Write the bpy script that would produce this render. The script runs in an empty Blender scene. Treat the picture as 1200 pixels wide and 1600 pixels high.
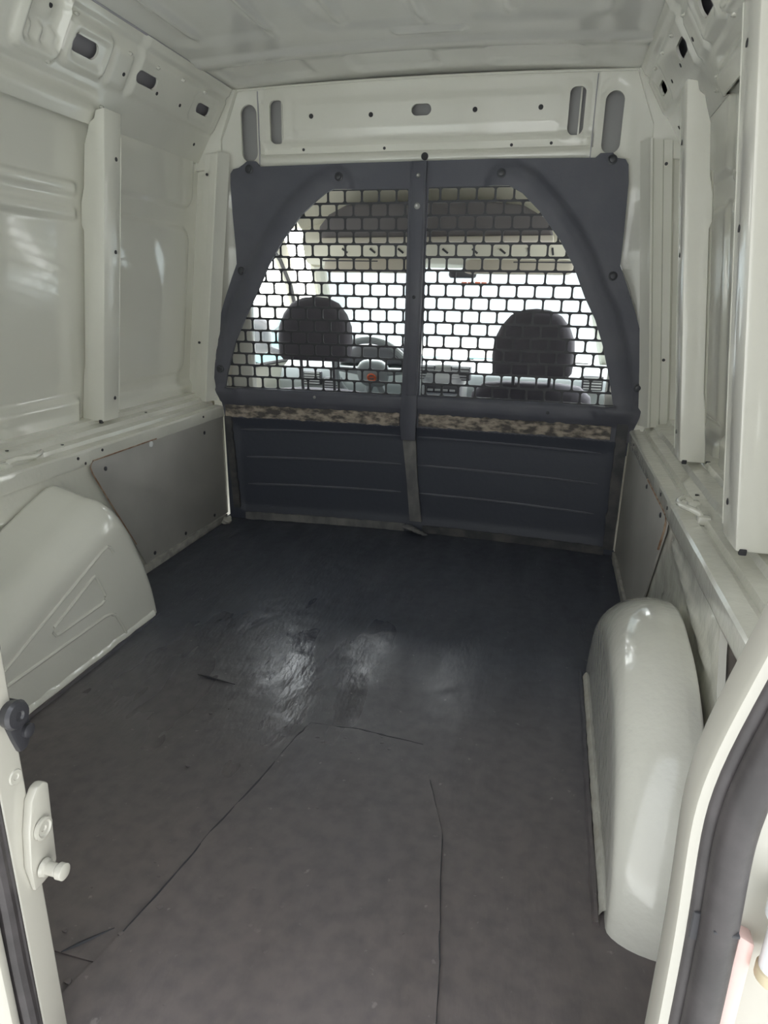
import bpy, bmesh, math, random
import numpy as np
from mathutils import Vector, Matrix, noise
from mathutils.geometry import delaunay_2d_cdt

random.seed(7)
SC = bpy.context.scene
COL = SC.collection
PI = math.pi

# ------------------------------------------------------------------ camera
cam_d = bpy.data.cameras.new('camera')
cam = bpy.data.objects.new('camera', cam_d)
COL.objects.link(cam)
cam_d.sensor_fit = 'HORIZONTAL'
cam_d.sensor_width = 36.0
cam_d.lens = 36.0 * 1045.0 / 1200.0
cam_d.clip_start = 0.02
cam_d.clip_end = 200
CAMR = Matrix(((0.970716, -0.090961, 0.222352), (0.238780, 0.294501, -0.925341), (0.018700, 0.951338, 0.307585)))
cam.matrix_world = Matrix.Translation((0.495, 0.0, 0.92)) @ CAMR.to_4x4()
SC.camera = cam

# ------------------------------------------------------------------ world, exposure
SKY_BACK, SKY_FRONT = 1.5, 9.5
w = bpy.data.worlds.new('sky')
SC.world = w
w.use_nodes = True
nt = w.node_tree
nt.nodes.clear()
wo = nt.nodes.new('ShaderNodeOutputWorld')
wb = nt.nodes.new('ShaderNodeBackground')
tc = nt.nodes.new('ShaderNodeTexCoord')
sep = nt.nodes.new('ShaderNodeSeparateXYZ')
rmp = nt.nodes.new('ShaderNodeValToRGB')
mp = nt.nodes.new('ShaderNodeMath'); mp.operation = 'MULTIPLY_ADD'
mp.inputs[1].default_value = 0.5; mp.inputs[2].default_value = 0.5
rmp.color_ramp.elements[0].position = 0.46
rmp.color_ramp.elements[0].color = (0.97, 0.96, 0.92, 1)
rmp.color_ramp.elements[1].position = 1.0
rmp.color_ramp.elements[1].color = (0.86, 0.93, 1.0, 1)
nt.links.new(tc.outputs['Generated'], sep.inputs[0])
nt.links.new(sep.outputs['Z'], mp.inputs[0])
nt.links.new(mp.outputs[0], rmp.inputs[0])
nt.links.new(rmp.outputs[0], wb.inputs[0])
# hazy overcast, brightest around the veiled sun ahead of the van
dot = nt.nodes.new('ShaderNodeVectorMath'); dot.operation = 'DOT_PRODUCT'
sd = Vector((0.15, 0.90, 0.40)).normalized(); dot.inputs[1].default_value = sd
nt.links.new(tc.outputs['Generated'], dot.inputs[0])
mrs = nt.nodes.new('ShaderNodeMapRange'); mrs.interpolation_type = 'SMOOTHSTEP'
mrs.inputs['From Min'].default_value = -0.2; mrs.inputs['From Max'].default_value = 1.0
mrs.inputs['To Min'].default_value = SKY_BACK; mrs.inputs['To Max'].default_value = SKY_FRONT
nt.links.new(dot.outputs['Value'], mrs.inputs['Value'])
nt.links.new(mrs.outputs[0], wb.inputs[1])
nt.links.new(wb.outputs[0], wo.inputs[0])
SC.view_settings.view_transform = 'Standard'
SC.view_settings.look = 'None'
SC.view_settings.gamma = 1.0
SC.view_settings.use_curve_mapping = False
SC.view_settings.exposure = 0.17
try:
    SC.cycles.max_bounces = 14
    SC.cycles.diffuse_bounces = 8
    SC.cycles.glossy_bounces = 6
    SC.cycles.transparent_max_bounces = 12
    SC.cycles.sample_clamp_indirect = 6.0
except Exception:
    pass

# ------------------------------------------------------------------ materials
def mat(name, col, rough=0.5, metal=0.0, spec=0.5, coat=0.0, var=0.0, var_scale=6.0, col2=None,
        bump=0.0, bump_scale=60.0, stretch=(1, 1, 1), rvar=0.0, detail=4.0, ramp=(0.4, 0.65)):
    m = bpy.data.materials.new(name)
    m.use_nodes = True
    t = m.node_tree
    b = t.nodes['Principled BSDF']
    b.inputs['Base Color'].default_value = (*col, 1)
    b.inputs['Roughness'].default_value = rough
    b.inputs['Metallic'].default_value = metal
    b.inputs['Specular IOR Level'].default_value = spec
    b.inputs['Coat Weight'].default_value = coat
    b.inputs['Coat Roughness'].default_value = 0.06
    co = t.nodes.new('ShaderNodeTexCoord')
    mpn = t.nodes.new('ShaderNodeMapping')
    mpn.inputs['Scale'].default_value = stretch
    t.links.new(co.outputs['Object'], mpn.inputs[0])
    if col2 is not None:
        n = t.nodes.new('ShaderNodeTexNoise')
        n.inputs['Scale'].default_value = var_scale
        n.inputs['Detail'].default_value = detail
        r = t.nodes.new('ShaderNodeValToRGB')
        r.color_ramp.elements[0].position = ramp[0]
        r.color_ramp.elements[0].color = (*col, 1)
        r.color_ramp.elements[1].position = ramp[1]
        r.color_ramp.elements[1].color = (*col2, 1)
        t.links.new(mpn.outputs[0], n.inputs['Vector'])
        t.links.new(n.outputs['Fac'], r.inputs[0])
        t.links.new(r.outputs[0], b.inputs['Base Color'])
    if rvar > 0:
        n = t.nodes.new('ShaderNodeTexNoise')
        n.inputs['Scale'].default_value = var_scale * 1.7
        n.inputs['Detail'].default_value = 3
        mr = t.nodes.new('ShaderNodeMapRange')
        mr.inputs['From Min'].default_value = 0.3
        mr.inputs['From Max'].default_value = 0.7
        mr.inputs['To Min'].default_value = max(0.02, rough - rvar)
        mr.inputs['To Max'].default_value = min(1, rough + rvar)
        t.links.new(mpn.outputs[0], n.inputs['Vector'])
        t.links.new(n.outputs['Fac'], mr.inputs['Value'])
        t.links.new(mr.outputs[0], b.inputs['Roughness'])
    if bump > 0:
        n = t.nodes.new('ShaderNodeTexNoise')
        n.inputs['Scale'].default_value = bump_scale
        n.inputs['Detail'].default_value = 4
        bp = t.nodes.new('ShaderNodeBump')
        bp.inputs['Strength'].default_value = 1.0
        bp.inputs['Distance'].default_value = bump
        t.links.new(mpn.outputs[0], n.inputs['Vector'])
        t.links.new(n.outputs['Fac'], bp.inputs['Height'])
        t.links.new(bp.outputs[0], b.inputs['Normal'])
    return m

def glass_mat(name, tint=(0.96, 0.985, 0.975)):
    m = bpy.data.materials.new(name)
    m.use_nodes = True
    t = m.node_tree
    t.nodes.clear()
    o = t.nodes.new('ShaderNodeOutputMaterial')
    tr = t.nodes.new('ShaderNodeBsdfTransparent'); tr.inputs[0].default_value = (*tint, 1)
    gl = t.nodes.new('ShaderNodeBsdfGlossy'); gl.inputs['Roughness'].default_value = 0.02
    fr = t.nodes.new('ShaderNodeFresnel'); fr.inputs[0].default_value = 1.45
    mx = t.nodes.new('ShaderNodeMixShader')
    t.links.new(fr.outputs[0], mx.inputs[0]); t.links.new(tr.outputs[0], mx.inputs[1]); t.links.new(gl.outputs[0], mx.inputs[2])
    t.links.new(mx.outputs[0], o.inputs[0])
    return m

M = {
 'paint': mat('white_gloss_paint', (0.80, 0.795, 0.725), 0.22, spec=0.5, coat=0.55, bump=0.0006, bump_scale=45, col2=(0.78, 0.775, 0.705), var_scale=5),
 'brushed': mat('brushed_white_paint', (0.80, 0.795, 0.725), 0.2, spec=0.5, coat=0.8, bump=0.0016, bump_scale=40, col2=(0.76, 0.755, 0.685), var_scale=8),
 'roof': mat('roof_paint', (0.80, 0.80, 0.76), 0.22, coat=0.4, bump=0.0004, bump_scale=20),
 'outer': mat('outer_white_dimmed', (0.47, 0.455, 0.40), 0.25, coat=0.6),  # same white as inside, colour darkened to offset the stronger light outdoors
 'panel': mat('outer_panel_paint', (0.80, 0.795, 0.725), 0.09, spec=0.5, coat=0.8, bump=0.0003, bump_scale=10),
 'cavity': mat('cavity_primer', (0.42, 0.415, 0.45), 0.7),
 'cavity_dark': mat('dark_cavity', (0.05, 0.05, 0.055), 0.8),
 'black': mat('black_partition_paint', (0.094, 0.097, 0.122), 0.5, spec=0.45, bump=0.0005, bump_scale=120, col2=(0.11, 0.112, 0.136), var_scale=9),
 'mesh': mat('black_grille_paint', (0.035, 0.036, 0.043), 0.5),
 'blacklow': mat('black_lower_partition', (0.048, 0.054, 0.075), 0.5, bump=0.0008, bump_scale=60),
 'riblit': mat('rib_highlight', (0.10, 0.105, 0.13), 0.4),  # lighter than the panel: highlights along the ribs put into the colour
 'smear': mat('white_smeared_strip', (0.42, 0.41, 0.38), 0.55, col2=(0.27, 0.265, 0.255), var_scale=24, bump=0.001, bump_scale=60),
 'rubber': mat('black_seal_rubber', (0.034, 0.030, 0.031), 0.5, bump=0.0006, bump_scale=60, col2=(0.055, 0.048, 0.05), var_scale=22),
 'plastic': mat('dark_plastic', (0.035, 0.035, 0.04), 0.3, bump=0.0004, bump_scale=80),
 'scuff': mat('scuffed_grey_metal', (0.12, 0.12, 0.125), 0.6, col2=(0.21, 0.205, 0.20), var_scale=18, bump=0.001, bump_scale=50, stretch=(1, 1, 0.5)),
 'scuffdark': mat('scuffed_dark_strip', (0.05, 0.052, 0.058), 0.6, col2=(0.105, 0.10, 0.10), var_scale=16, bump=0.0015, bump_scale=50),
 'foam': mat('weathered_brown_strip', (0.10, 0.092, 0.088), 0.85, col2=(0.42, 0.36, 0.30), var_scale=38, bump=0.005, bump_scale=80, detail=9, ramp=(0.40, 0.60), stretch=(0.7, 1, 1.4)),
 'board': mat('grey_hardboard', (0.38, 0.37, 0.355), 0.5, coat=0.1, col2=(0.44, 0.43, 0.41), var_scale=4, bump=0.0005, bump_scale=30, detail=8),
 'brownboard': mat('bare_brown_board', (0.05, 0.046, 0.045), 0.6, col2=(0.09, 0.062, 0.052), var_scale=12, bump=0.0008, bump_scale=60),
 'rust': mat('rusty_edge', (0.24, 0.13, 0.08), 0.8, col2=(0.40, 0.30, 0.22), var_scale=40),
 'steel': mat('dull_steel', (0.42, 0.42, 0.42), 0.4, metal=0.8),
 'blackbolt': mat('black_bolt', (0.05, 0.052, 0.062), 0.35),
 'sealant': mat('white_sealant', (0.55, 0.54, 0.49), 0.35, bump=0.002, bump_scale=60, col2=(0.42, 0.40, 0.35), var_scale=30),
 'seat': mat('charcoal_seat_fabric', (0.12, 0.113, 0.13), 0.85, bump=0.0006, bump_scale=300),
 'cream': mat('cream_headliner', (0.66, 0.64, 0.55), 0.8, bump=0.0003, bump_scale=200),
 'shelf': mat('dark_grey_felt', (0.17, 0.158, 0.165), 0.9),
 'dash': mat('grey_dash_plastic', (0.40, 0.44, 0.44), 0.35, bump=0.0003, bump_scale=300),
 'dashdark': mat('dark_dash_plastic', (0.09, 0.09, 0.10), 0.45),
 'silver': mat('silver_trim', (0.6, 0.62, 0.62), 0.3, metal=0.5),
 'tan': mat('beige_visor_vinyl', (0.58, 0.54, 0.47), 0.7),
 'glass': glass_mat('clear_glass'),
 'teal': mat('pale_teal_car_paint', (0.36, 0.62, 0.62), 0.25, coat=0.6),
 'concrete': mat('pale_concrete', (0.66, 0.64, 0.60), 0.9, col2=(0.58, 0.56, 0.53), var_scale=3),
 'stucco': mat('white_stucco', (0.82, 0.80, 0.76), 0.9),
 'carglass': mat('dark_car_glass', (0.10, 0.16, 0.17), 0.08),
 'tyre': mat('tyre_rubber', (0.03, 0.03, 0.03), 0.8),
 'pink': mat('pale_red_reflection', (0.72, 0.50, 0.46), 0.2, coat=0.5),  # tint of red light falling on white jamb paint
 'red': mat('red_ink', (0.85, 0.20, 0.09), 0.5),
 'fawn': mat('tree_bark', (0.13, 0.09, 0.06), 0.9),
 'leaf': mat('leaf_green', (0.10, 0.17, 0.06), 0.7, col2=(0.16, 0.24, 0.09), var_scale=3),
 'cap': mat('white_cap', (0.82, 0.84, 0.86), 0.25, coat=0.5),
 'yellow': mat('yellowed_grease', (0.55, 0.47, 0.32), 0.5),
}

# floor rubber paint: blue-black to brown-black tone, patchy gloss
def floor_mat():
    m = bpy.data.materials.new('black_floor_paint')
    m.use_nodes = True
    t = m.node_tree
    b = t.nodes['Principled BSDF']
    co = t.nodes.new('ShaderNodeTexCoord')
    def noise_n(scale, detail=5, st=(1, 1, 1), dist=0.0):
        mp_ = t.nodes.new('ShaderNodeMapping'); mp_.inputs['Scale'].default_value = st
        n = t.nodes.new('ShaderNodeTexNoise'); n.inputs['Scale'].default_value = scale; n.inputs['Detail'].default_value = detail
        n.inputs['Distortion'].default_value = dist
        t.links.new(co.outputs['Object'], mp_.inputs[0]); t.links.new(mp_.outputs[0], n.inputs['Vector'])
        return n
    sp = t.nodes.new('ShaderNodeSeparateXYZ'); t.links.new(co.outputs['Object'], sp.inputs[0])
    n1 = noise_n(2.2, 4, (1, 0.6, 1), 0.0)
    # lighter and browner towards the rear doors, blue-black towards the partition
    ad = t.nodes.new('ShaderNodeMath'); ad.operation = 'MULTIPLY_ADD'; ad.inputs[1].default_value = 0.75
    t.links.new(n1.outputs['Fac'], ad.inputs[0]); t.links.new(sp.outputs['Y'], ad.inputs[2])
    mr = t.nodes.new('ShaderNodeMapRange'); mr.inputs['From Min'].default_value = 1.1; mr.inputs['From Max'].default_value = 2.0
    t.links.new(ad.outputs[0], mr.inputs['Value'])
    mx = t.nodes.new('ShaderNodeMix'); mx.data_type = 'RGBA'
    mx.inputs['A'].default_value = (0.135, 0.116, 0.113, 1); mx.inputs['B'].default_value = (0.056, 0.063, 0.086, 1)
    t.links.new(mr.outputs[0], mx.inputs['Factor'])
    n2 = noise_n(34, 8, (1, 1, 1), 0.0)
    r2 = t.nodes.new('ShaderNodeValToRGB'); r2.color_ramp.elements[0].position = 0.30; r2.color_ramp.elements[0].color = (0.80, 0.80, 0.82, 1)
    r2.color_ramp.elements[1].position = 0.62; r2.color_ramp.elements[1].color = (1.08, 1.06, 1.05, 1)
    t.links.new(n2.outputs['Fac'], r2.inputs[0])
    mu = t.nodes.new('ShaderNodeMix'); mu.data_type = 'RGBA'; mu.blend_type = 'MULTIPLY'; mu.inputs['Factor'].default_value = 1.0
    t.links.new(mx.outputs['Result'], mu.inputs['A']); t.links.new(r2.outputs[0], mu.inputs['B'])
    n4 = noise_n(60, 3)
    r4 = t.nodes.new('ShaderNodeValToRGB'); r4.color_ramp.elements[0].position = 0.70; r4.color_ramp.elements[0].color = (0, 0, 0, 1)
    r4.color_ramp.elements[1].position = 0.76; r4.color_ramp.elements[1].color = (0.09, 0.085, 0.08, 1)
    t.links.new(n4.outputs['Fac'], r4.inputs[0])
    a2 = t.nodes.new('ShaderNodeMix'); a2.data_type = 'RGBA'; a2.blend_type = 'ADD'; a2.inputs['Factor'].default_value = 1.0
    t.links.new(mu.outputs['Result'], a2.inputs['A']); t.links.new(r4.outputs[0], a2.inputs['B'])
    t.links.new(a2.outputs['Result'], b.inputs['Base Color'])
    n3 = noise_n(4.5, 3, (1.6, 0.5, 1), 0.0)
    r3 = t.nodes.new('ShaderNodeMapRange'); r3.inputs['From Min'].default_value = 0.35; r3.inputs['From Max'].default_value = 0.65
    r3.inputs['To Min'].default_value = 0.13; r3.inputs['To Max'].default_value = 0.40
    t.links.new(n3.outputs['Fac'], r3.inputs['Value'])
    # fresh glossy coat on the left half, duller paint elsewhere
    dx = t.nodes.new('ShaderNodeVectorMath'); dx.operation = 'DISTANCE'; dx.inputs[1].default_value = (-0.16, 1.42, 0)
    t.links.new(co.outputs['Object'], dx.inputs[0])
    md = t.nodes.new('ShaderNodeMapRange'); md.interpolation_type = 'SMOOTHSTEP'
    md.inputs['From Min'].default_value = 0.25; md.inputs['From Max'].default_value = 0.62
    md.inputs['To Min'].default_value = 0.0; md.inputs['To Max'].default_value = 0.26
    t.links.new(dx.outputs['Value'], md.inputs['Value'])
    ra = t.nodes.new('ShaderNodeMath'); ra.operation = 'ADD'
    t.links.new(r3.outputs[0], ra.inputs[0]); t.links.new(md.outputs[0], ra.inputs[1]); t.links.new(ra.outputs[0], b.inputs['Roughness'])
    b.inputs['Specular IOR Level'].default_value = 0.75
    nb = noise_n(85, 6, (1.3, 0.45, 1), 0.0)
    nb2 = noise_n(9, 3, (1.6, 0.5, 1), 0.0)
    sm = t.nodes.new('ShaderNodeMath'); sm.operation = 'MULTIPLY_ADD'; sm.inputs[1].default_value = 2.5
    t.links.new(nb2.outputs['Fac'], sm.inputs[0]); t.links.new(nb.outputs['Fac'], sm.inputs[2])
    bp = t.nodes.new('ShaderNodeBump'); bp.inputs['Strength'].default_value = 1.0; bp.inputs['Distance'].default_value = 0.0009
    t.links.new(sm.outputs[0], bp.inputs['Height']); t.links.new(bp.outputs[0], b.inputs['Normal'])
    return m
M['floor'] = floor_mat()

# ------------------------------------------------------------------ helpers
def link(name, me, m, parent=None, smooth=True, angle=0.6):
    if m is not None:
        me.materials.append(m)
    if smooth:
        me.shade_smooth()
        me.set_sharp_from_angle(angle=angle)
    o = bpy.data.objects.new(name, me)
    COL.objects.link(o)
    if parent is not None:
        o.parent = parent
        o.matrix_parent_inverse = parent.matrix_world.inverted() if False else Matrix.Translation(-Vector(parent.location))
    return o

def raw(name, vs, fs, m, parent=None, smooth=True, angle=0.6, recalc=True):
    me = bpy.data.meshes.new(name)
    me.from_pydata([tuple(v) for v in vs], [], [tuple(f) for f in fs])
    if recalc:
        bm = bmesh.new(); bm.from_mesh(me)
        bmesh.ops.recalc_face_normals(bm, faces=bm.faces)
        bm.to_mesh(me); bm.free()
    me.update()
    return link(name, me, m, parent, smooth, angle)

def frombm(name, bm, m, parent=None, smooth=True, angle=0.6):
    me = bpy.data.meshes.new(name)
    bm.to_mesh(me); bm.free()
    return link(name, me, m, parent, smooth, angle)

def tag(o, label=None, cat=None, group=None, kind=None):
    if label: o['label'] = label
    if cat: o['category'] = cat
    if group: o['group'] = group
    if kind: o['kind'] = kind
    return o

def empty(name, loc, label=None, cat=None, group=None, kind=None):
    o = bpy.data.objects.new(name, None)
    COL.objects.link(o)
    o.location = loc
    return tag(o, label, cat, group, kind)

def bm_box(bm, lo, hi, bev=0.0, seg=2, mtx=None):
    c = [(a + b) / 2 for a, b in zip(lo, hi)]
    s = [abs(b - a) for a, b in zip(lo, hi)]
    r = bmesh.ops.create_cube(bm, size=1.0)
    vs = r['verts']
    for v in vs:
        v.co = Vector((v.co.x * s[0] + c[0], v.co.y * s[1] + c[1], v.co.z * s[2] + c[2]))
    if bev > 0:
        es = list({e for v in vs for e in v.link_edges})
        g = bmesh.ops.bevel(bm, geom=es, offset=bev, segments=seg, affect='EDGES', profile=0.5)
        vs = [v for v in g['verts']] + [v for v in vs if v.is_valid]
    if mtx is not None:
        for v in set(vs):
            if v.is_valid: v.co = mtx @ v.co
    return vs

def box(name, lo, hi, m, parent=None, bev=0.004, seg=2, mtx=None):
    bm = bmesh.new(); bm_box(bm, lo, hi, bev, seg, mtx)
    return frombm(name, bm, m, parent)

def tube_data(pts, r, n=8, cap=True, closed=False, off=0):
    pts = [Vector(p) for p in pts]
    rs = r if isinstance(r, (list, tuple)) else [r] * len(pts)
    vs, fs = [], []
    up0 = Vector((0.013, 0.021, 1))
    for i, p in enumerate(pts):
        a = pts[i - 1] if (i > 0 or closed) else p
        b = pts[(i + 1) % len(pts)] if (i < len(pts) - 1 or closed) else p
        d = (b - a).normalized()
        u = up0 if abs(d.dot(up0.normalized())) < 0.95 else Vector((0, 1, 0.01))
        x = d.cross(u).normalized(); y = x.cross(d).normalized()
        for k in range(n):
            t = 2 * PI * k / n
            vs.append(p + x * (rs[i] * math.cos(t)) + y * (rs[i] * math.sin(t)))
    L = len(pts)
    for i in range(L if closed else L - 1):
        j = (i + 1) % L
        for k in range(n):
            k2 = (k + 1) % n
            fs.append((off + i * n + k, off + i * n + k2, off + j * n + k2, off + j * n + k))
    if cap and not closed:
        fs.append(tuple(off + k for k in range(n))[::-1])
        fs.append(tuple(off + (L - 1) * n + k for k in range(n)))
    return vs, fs

def tube(name, pts, r, m, parent=None, n=8, closed=False):
    vs, fs = tube_data(pts, r, n, True, closed)
    return raw(name, vs, fs, m, parent)

def lathe(name, prof, origin, axis, m, parent=None, n=20):
    """prof: list of (along, radius)."""
    ax = Vector(axis).normalized()
    u = Vector((0, 0, 1)) if abs(ax.z) < 0.9 else Vector((1, 0, 0))
    x = ax.cross(u).normalized(); y = ax.cross(x).normalized()
    o = Vector(origin)
    vs, fs = [], []
    for a, r in prof:
        for k in range(n):
            t = 2 * PI * k / n
            vs.append(o + ax * a + x * (r * math.cos(t)) + y * (r * math.sin(t)))
    for i in range(len(prof) - 1):
        for k in range(n):
            k2 = (k + 1) % n
            fs.append((i * n + k, i * n + k2, (i + 1) * n + k2, (i + 1) * n + k))
    fs.append(tuple(range(n))); fs.append(tuple((len(prof) - 1) * n + k for k in range(n)))
    return raw(name, vs, fs, m, parent)

def prism(name, poly, to3, d, m, parent=None, bev=0.003, seg=2, smooth=True):
    """poly: list of 2D points; to3(u,v,w): maps; w from 0..d"""
    bm = bmesh.new()
    a = [bm.verts.new(to3(u, v, 0.0)) for u, v in poly]
    b = [bm.verts.new(to3(u, v, d)) for u, v in poly]
    bm.faces.new(a); bm.faces.new(b[::-1])
    n = len(poly)
    for i in range(n):
        bm.faces.new((a[i], b[i], b[(i + 1) % n], a[(i + 1) % n]))
    bmesh.ops.recalc_face_normals(bm, faces=bm.faces)
    if bev > 0:
        es = [e for e in bm.edges if len(e.link_faces) == 2 and e.calc_face_angle(0) > 0.5]
        bmesh.ops.bevel(bm, geom=es, offset=bev, segments=seg, affect='EDGES', profile=0.5)
    return frombm(name, bm, m, parent, smooth)

def grid(name, us, vs_, f, m, parent=None, angle=3.0):
    nu, nv = len(us), len(vs_)
    P = [f(u, v) for u in us for v in vs_]
    F = [(i * nv + j, (i + 1) * nv + j, (i + 1) * nv + j + 1, i * nv + j + 1) for i in range(nu - 1) for j in range(nv - 1)]
    me = bpy.data.meshes.new(name)
    me.from_pydata(P, [], F)
    me.update()
    return link(name, me, m, parent, True, angle)

def in_poly(P, poly):
    x, y = P[:, 0], P[:, 1]
    c = np.zeros(len(P), bool)
    n = len(poly)
    for i in range(n):
        x1, y1 = poly[i]; x2, y2 = poly[(i + 1) % n]
        if y1 == y2: continue
        t = ((y1 > y) != (y2 > y)) & (x < (x2 - x1) * (y - y1) / (y2 - y1) + x1)
        c ^= t
    return c

def densify(poly, step):
    out = []
    n = len(poly)
    for i in range(n):
        a = np.array(poly[i]); b = np.array(poly[(i + 1) % n])
        k = max(1, int(np.ceil(np.linalg.norm(b - a) / step)))
        for j in range(k):
            out.append(tuple(a + (b - a) * j / k))
    return out

def seg_dist(P, line):
    d = np.full(len(P), 1e9)
    for i in range(len(line) - 1):
        a = np.array(line[i]); b = np.array(line[i + 1])
        ab = b - a
        t = np.clip(((P - a) @ ab) / (ab @ ab), 0, 1)
        q = a + t[:, None] * ab
        d = np.minimum(d, np.linalg.norm(P - q, axis=1))
    return d

def sheet(name, outline, holes, f, step, thick, m, parent=None, angle=0.7):
    """Pressed sheet: 2D outline with holes, relief f(P, w) -> Nx3 points at depth w; rims extruded by thick."""
    loops = [densify(outline, step)] + [densify(h, min(step, 0.02)) for h in holes]
    pts, edges = [], []
    for lp in loops:
        o = len(pts)
        pts += lp
        edges += [(o + i, o + (i + 1) % len(lp)) for i in range(len(lp))]
    A = np.array(loops[0])
    x0, y0 = A.min(0); x1, y1 = A.max(0)
    gx = np.arange(x0 + step / 2, x1, step); gy = np.arange(y0 + step / 2, y1, step)
    G = np.array([(a, b) for a in gx for b in gy]) if len(gx) and len(gy) else np.zeros((0, 2))
    if len(G):
        ok = in_poly(G, loops[0])
        for h in loops[1:]: ok &= ~in_poly(G, h)
        B = np.array(pts)
        G = G[ok]
        keep = []
        for ch in np.array_split(G, max(1, len(G) // 500)):
            if len(ch) == 0: continue
            dd = np.sqrt(((ch[:, None, :] - B[None]) ** 2).sum(2)).min(1)
            keep.append(ch[dd > step * 0.35])
        G = np.concatenate(keep) if keep else G
        pts = pts + [tuple(p) for p in G]
    res = delaunay_2d_cdt([Vector(p) for p in pts], edges, [], 0, 1e-6)
    V = np.array([tuple(v) for v in res[0]])
    F = [tuple(t) for t in res[2]]
    Cn = np.array([V[list(t)].mean(0) for t in F])
    ok = in_poly(Cn, loops[0])
    for h in loops[1:]: ok &= ~in_poly(Cn, h)
    F = [t for t, k in zip(F, ok) if k]
    P0 = f(V, 0.0)
    ec = {}
    for t in F:
        for i in range(3):
            e = (t[i], t[(i + 1) % 3]); ec[e] = ec.get(e, 0) + 1
    bnd = [e for e in ec if (e[1], e[0]) not in ec]
    P1 = f(V, thick)
    bv = sorted({i for e in bnd for i in e})
    mp_ = {v: len(V) + k for k, v in enumerate(bv)}
    allv = [tuple(p) for p in P0] + [tuple(P1[v]) for v in bv]
    fs = F + [(a, mp_[a], mp_[b], b)[::-1] for a, b in bnd]
    used = sorted({i for q in fs for i in q})
    rm = {v: k for k, v in enumerate(used)}
    return raw(name, [allv[i] for i in used], [tuple(rm[i] for i in q) for q in fs], m, parent, True, angle)

def stadium(cx, cy, w_, h_, n=8, rr=None):
    r = min(w_, h_) / 2 if rr is None else rr
    out = []
    for qx, qy, a0 in ((1, 1, 0), (-1, 1, 90), (-1, -1, 180), (1, -1, 270)):
        for k in range(n + 1):
            a = math.radians(a0 + 90 * k / n)
            p = (cx + qx * (w_ / 2 - r) + r * math.cos(a), cy + qy * (h_ / 2 - r) + r * math.sin(a))
            if not out or math.dist(out[-1], p) > 1e-5: out.append(p)
    if math.dist(out[0], out[-1]) < 1e-5: out.pop()
    return out

def sst(a, b, x):
    t = np.clip((x - a) / (b - a), 0, 1)
    return t * t * (3 - 2 * t)

def band(x, a, b, s):
    return sst(a - s, a, x) * (1 - sst(b, b + s, x))

def rrect(u, v, u0, u1, v0, v1, r, s):
    """1 inside a rounded rectangle, soft edge s (numpy)"""
    cx, cy = (u0 + u1) / 2, (v0 + v1) / 2
    qx = np.abs(u - cx) - ((u1 - u0) / 2 - r); qy = np.abs(v - cy) - ((v1 - v0) / 2 - r)
    d = np.hypot(np.maximum(qx, 0), np.maximum(qy, 0)) + np.minimum(np.maximum(qx, qy), 0) - r
    return 1 - sst(-s, s, d)

def pillow(name, outline, to3, thick, m, parent=None, n=8, p=3.0):
    """rounded cushion: outline in (u,v), lofted along w with a superellipse"""
    cx = sum(a for a, b in outline) / len(outline); cy = sum(b for a, b in outline) / len(outline)
    L = len(outline)
    vs, fs = [], []
    for i in range(n + 1):
        t = -math.cos(PI * i / n)
        s = (1 - abs(t) ** p) ** (1 / p) if abs(t) < 1 else 0.0
        s = 0.35 + 0.65 * s if 0 < i < n else 0.35
        for a, b in outline:
            vs.append(to3(cx + (a - cx) * s if s < 1 else a, cy + (b - cy) * s, t * thick / 2))
    for i in range(n):
        for k in range(L):
            k2 = (k + 1) % L
            fs.append((i * L + k, i * L + k2, (i + 1) * L + k2, (i + 1) * L + k))
    fs.append(tuple(range(L))); fs.append(tuple(n * L + k for k in range(L)))
    return raw(name, vs, fs, m, parent, True, 1.2)

# ================================================================== STRUCTURE
def XI(z): return 0.871 - 0.125 * (z - 0.52)      # inner face of the pillars
def XO(z): return 0.955 - 0.125 * (z - 0.50)      # outer skin

# ------------------------------------------------------------------ floor
def fz(x, y):
    return 0.004 * noise.noise((x * 2.2, y * 1.6, 0.3)) + 0.0022 * noise.noise((x * 9, y * 6, 4.1)) + 0.0011 * noise.noise((x * 26, y * 22, 9.0)) - 0.003
us = np.linspace(-0.81, 0.81, 150); vs_ = np.linspace(0.44, 2.60, 200)
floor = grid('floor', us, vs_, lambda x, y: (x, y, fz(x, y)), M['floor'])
tag(floor, kind='structure')
patch_poly = [(0.044, 1.214), (0.10, 1.216), (0.154, 1.22), (0.22, 1.212), (0.302, 1.203), (0.335, 1.10), (0.381, 0.972), (0.395, 0.86), (0.415, 0.74),
              (0.426, 0.638), (0.43, 0.50), (0.40, 0.46), (-0.08, 0.46), (-0.075, 0.55), (-0.055, 0.636), (-0.03, 0.77), (-0.018, 0.865), (0.012, 1.02), (0.030, 1.16)]
def fpatch(P, wd):
    return np.array([(a, b, fz(a, b) + 0.0065 + 0.0012 * noise.noise((a * 30, b * 30, 2)) - wd) for a, b in P])
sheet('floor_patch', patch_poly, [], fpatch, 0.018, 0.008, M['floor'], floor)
left_poly = [(-0.56, 0.60), (-0.055, 0.60), (-0.050, 0.636), (-0.026, 0.77), (-0.014, 0.865), (0.016, 1.02), (0.034, 1.16), (-0.05, 1.205), (-0.12, 1.17), (-0.2, 1.19), (-0.3, 1.15), (-0.42, 1.2), (-0.56, 1.18)]
def fl(P, wd):
    return np.array([(a, b, fz(a, b) + 0.003 - wd) for a, b in P])
sheet('floor_sheet', left_poly, [], fl, 0.03, 0.006, M['floor'], floor)
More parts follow.
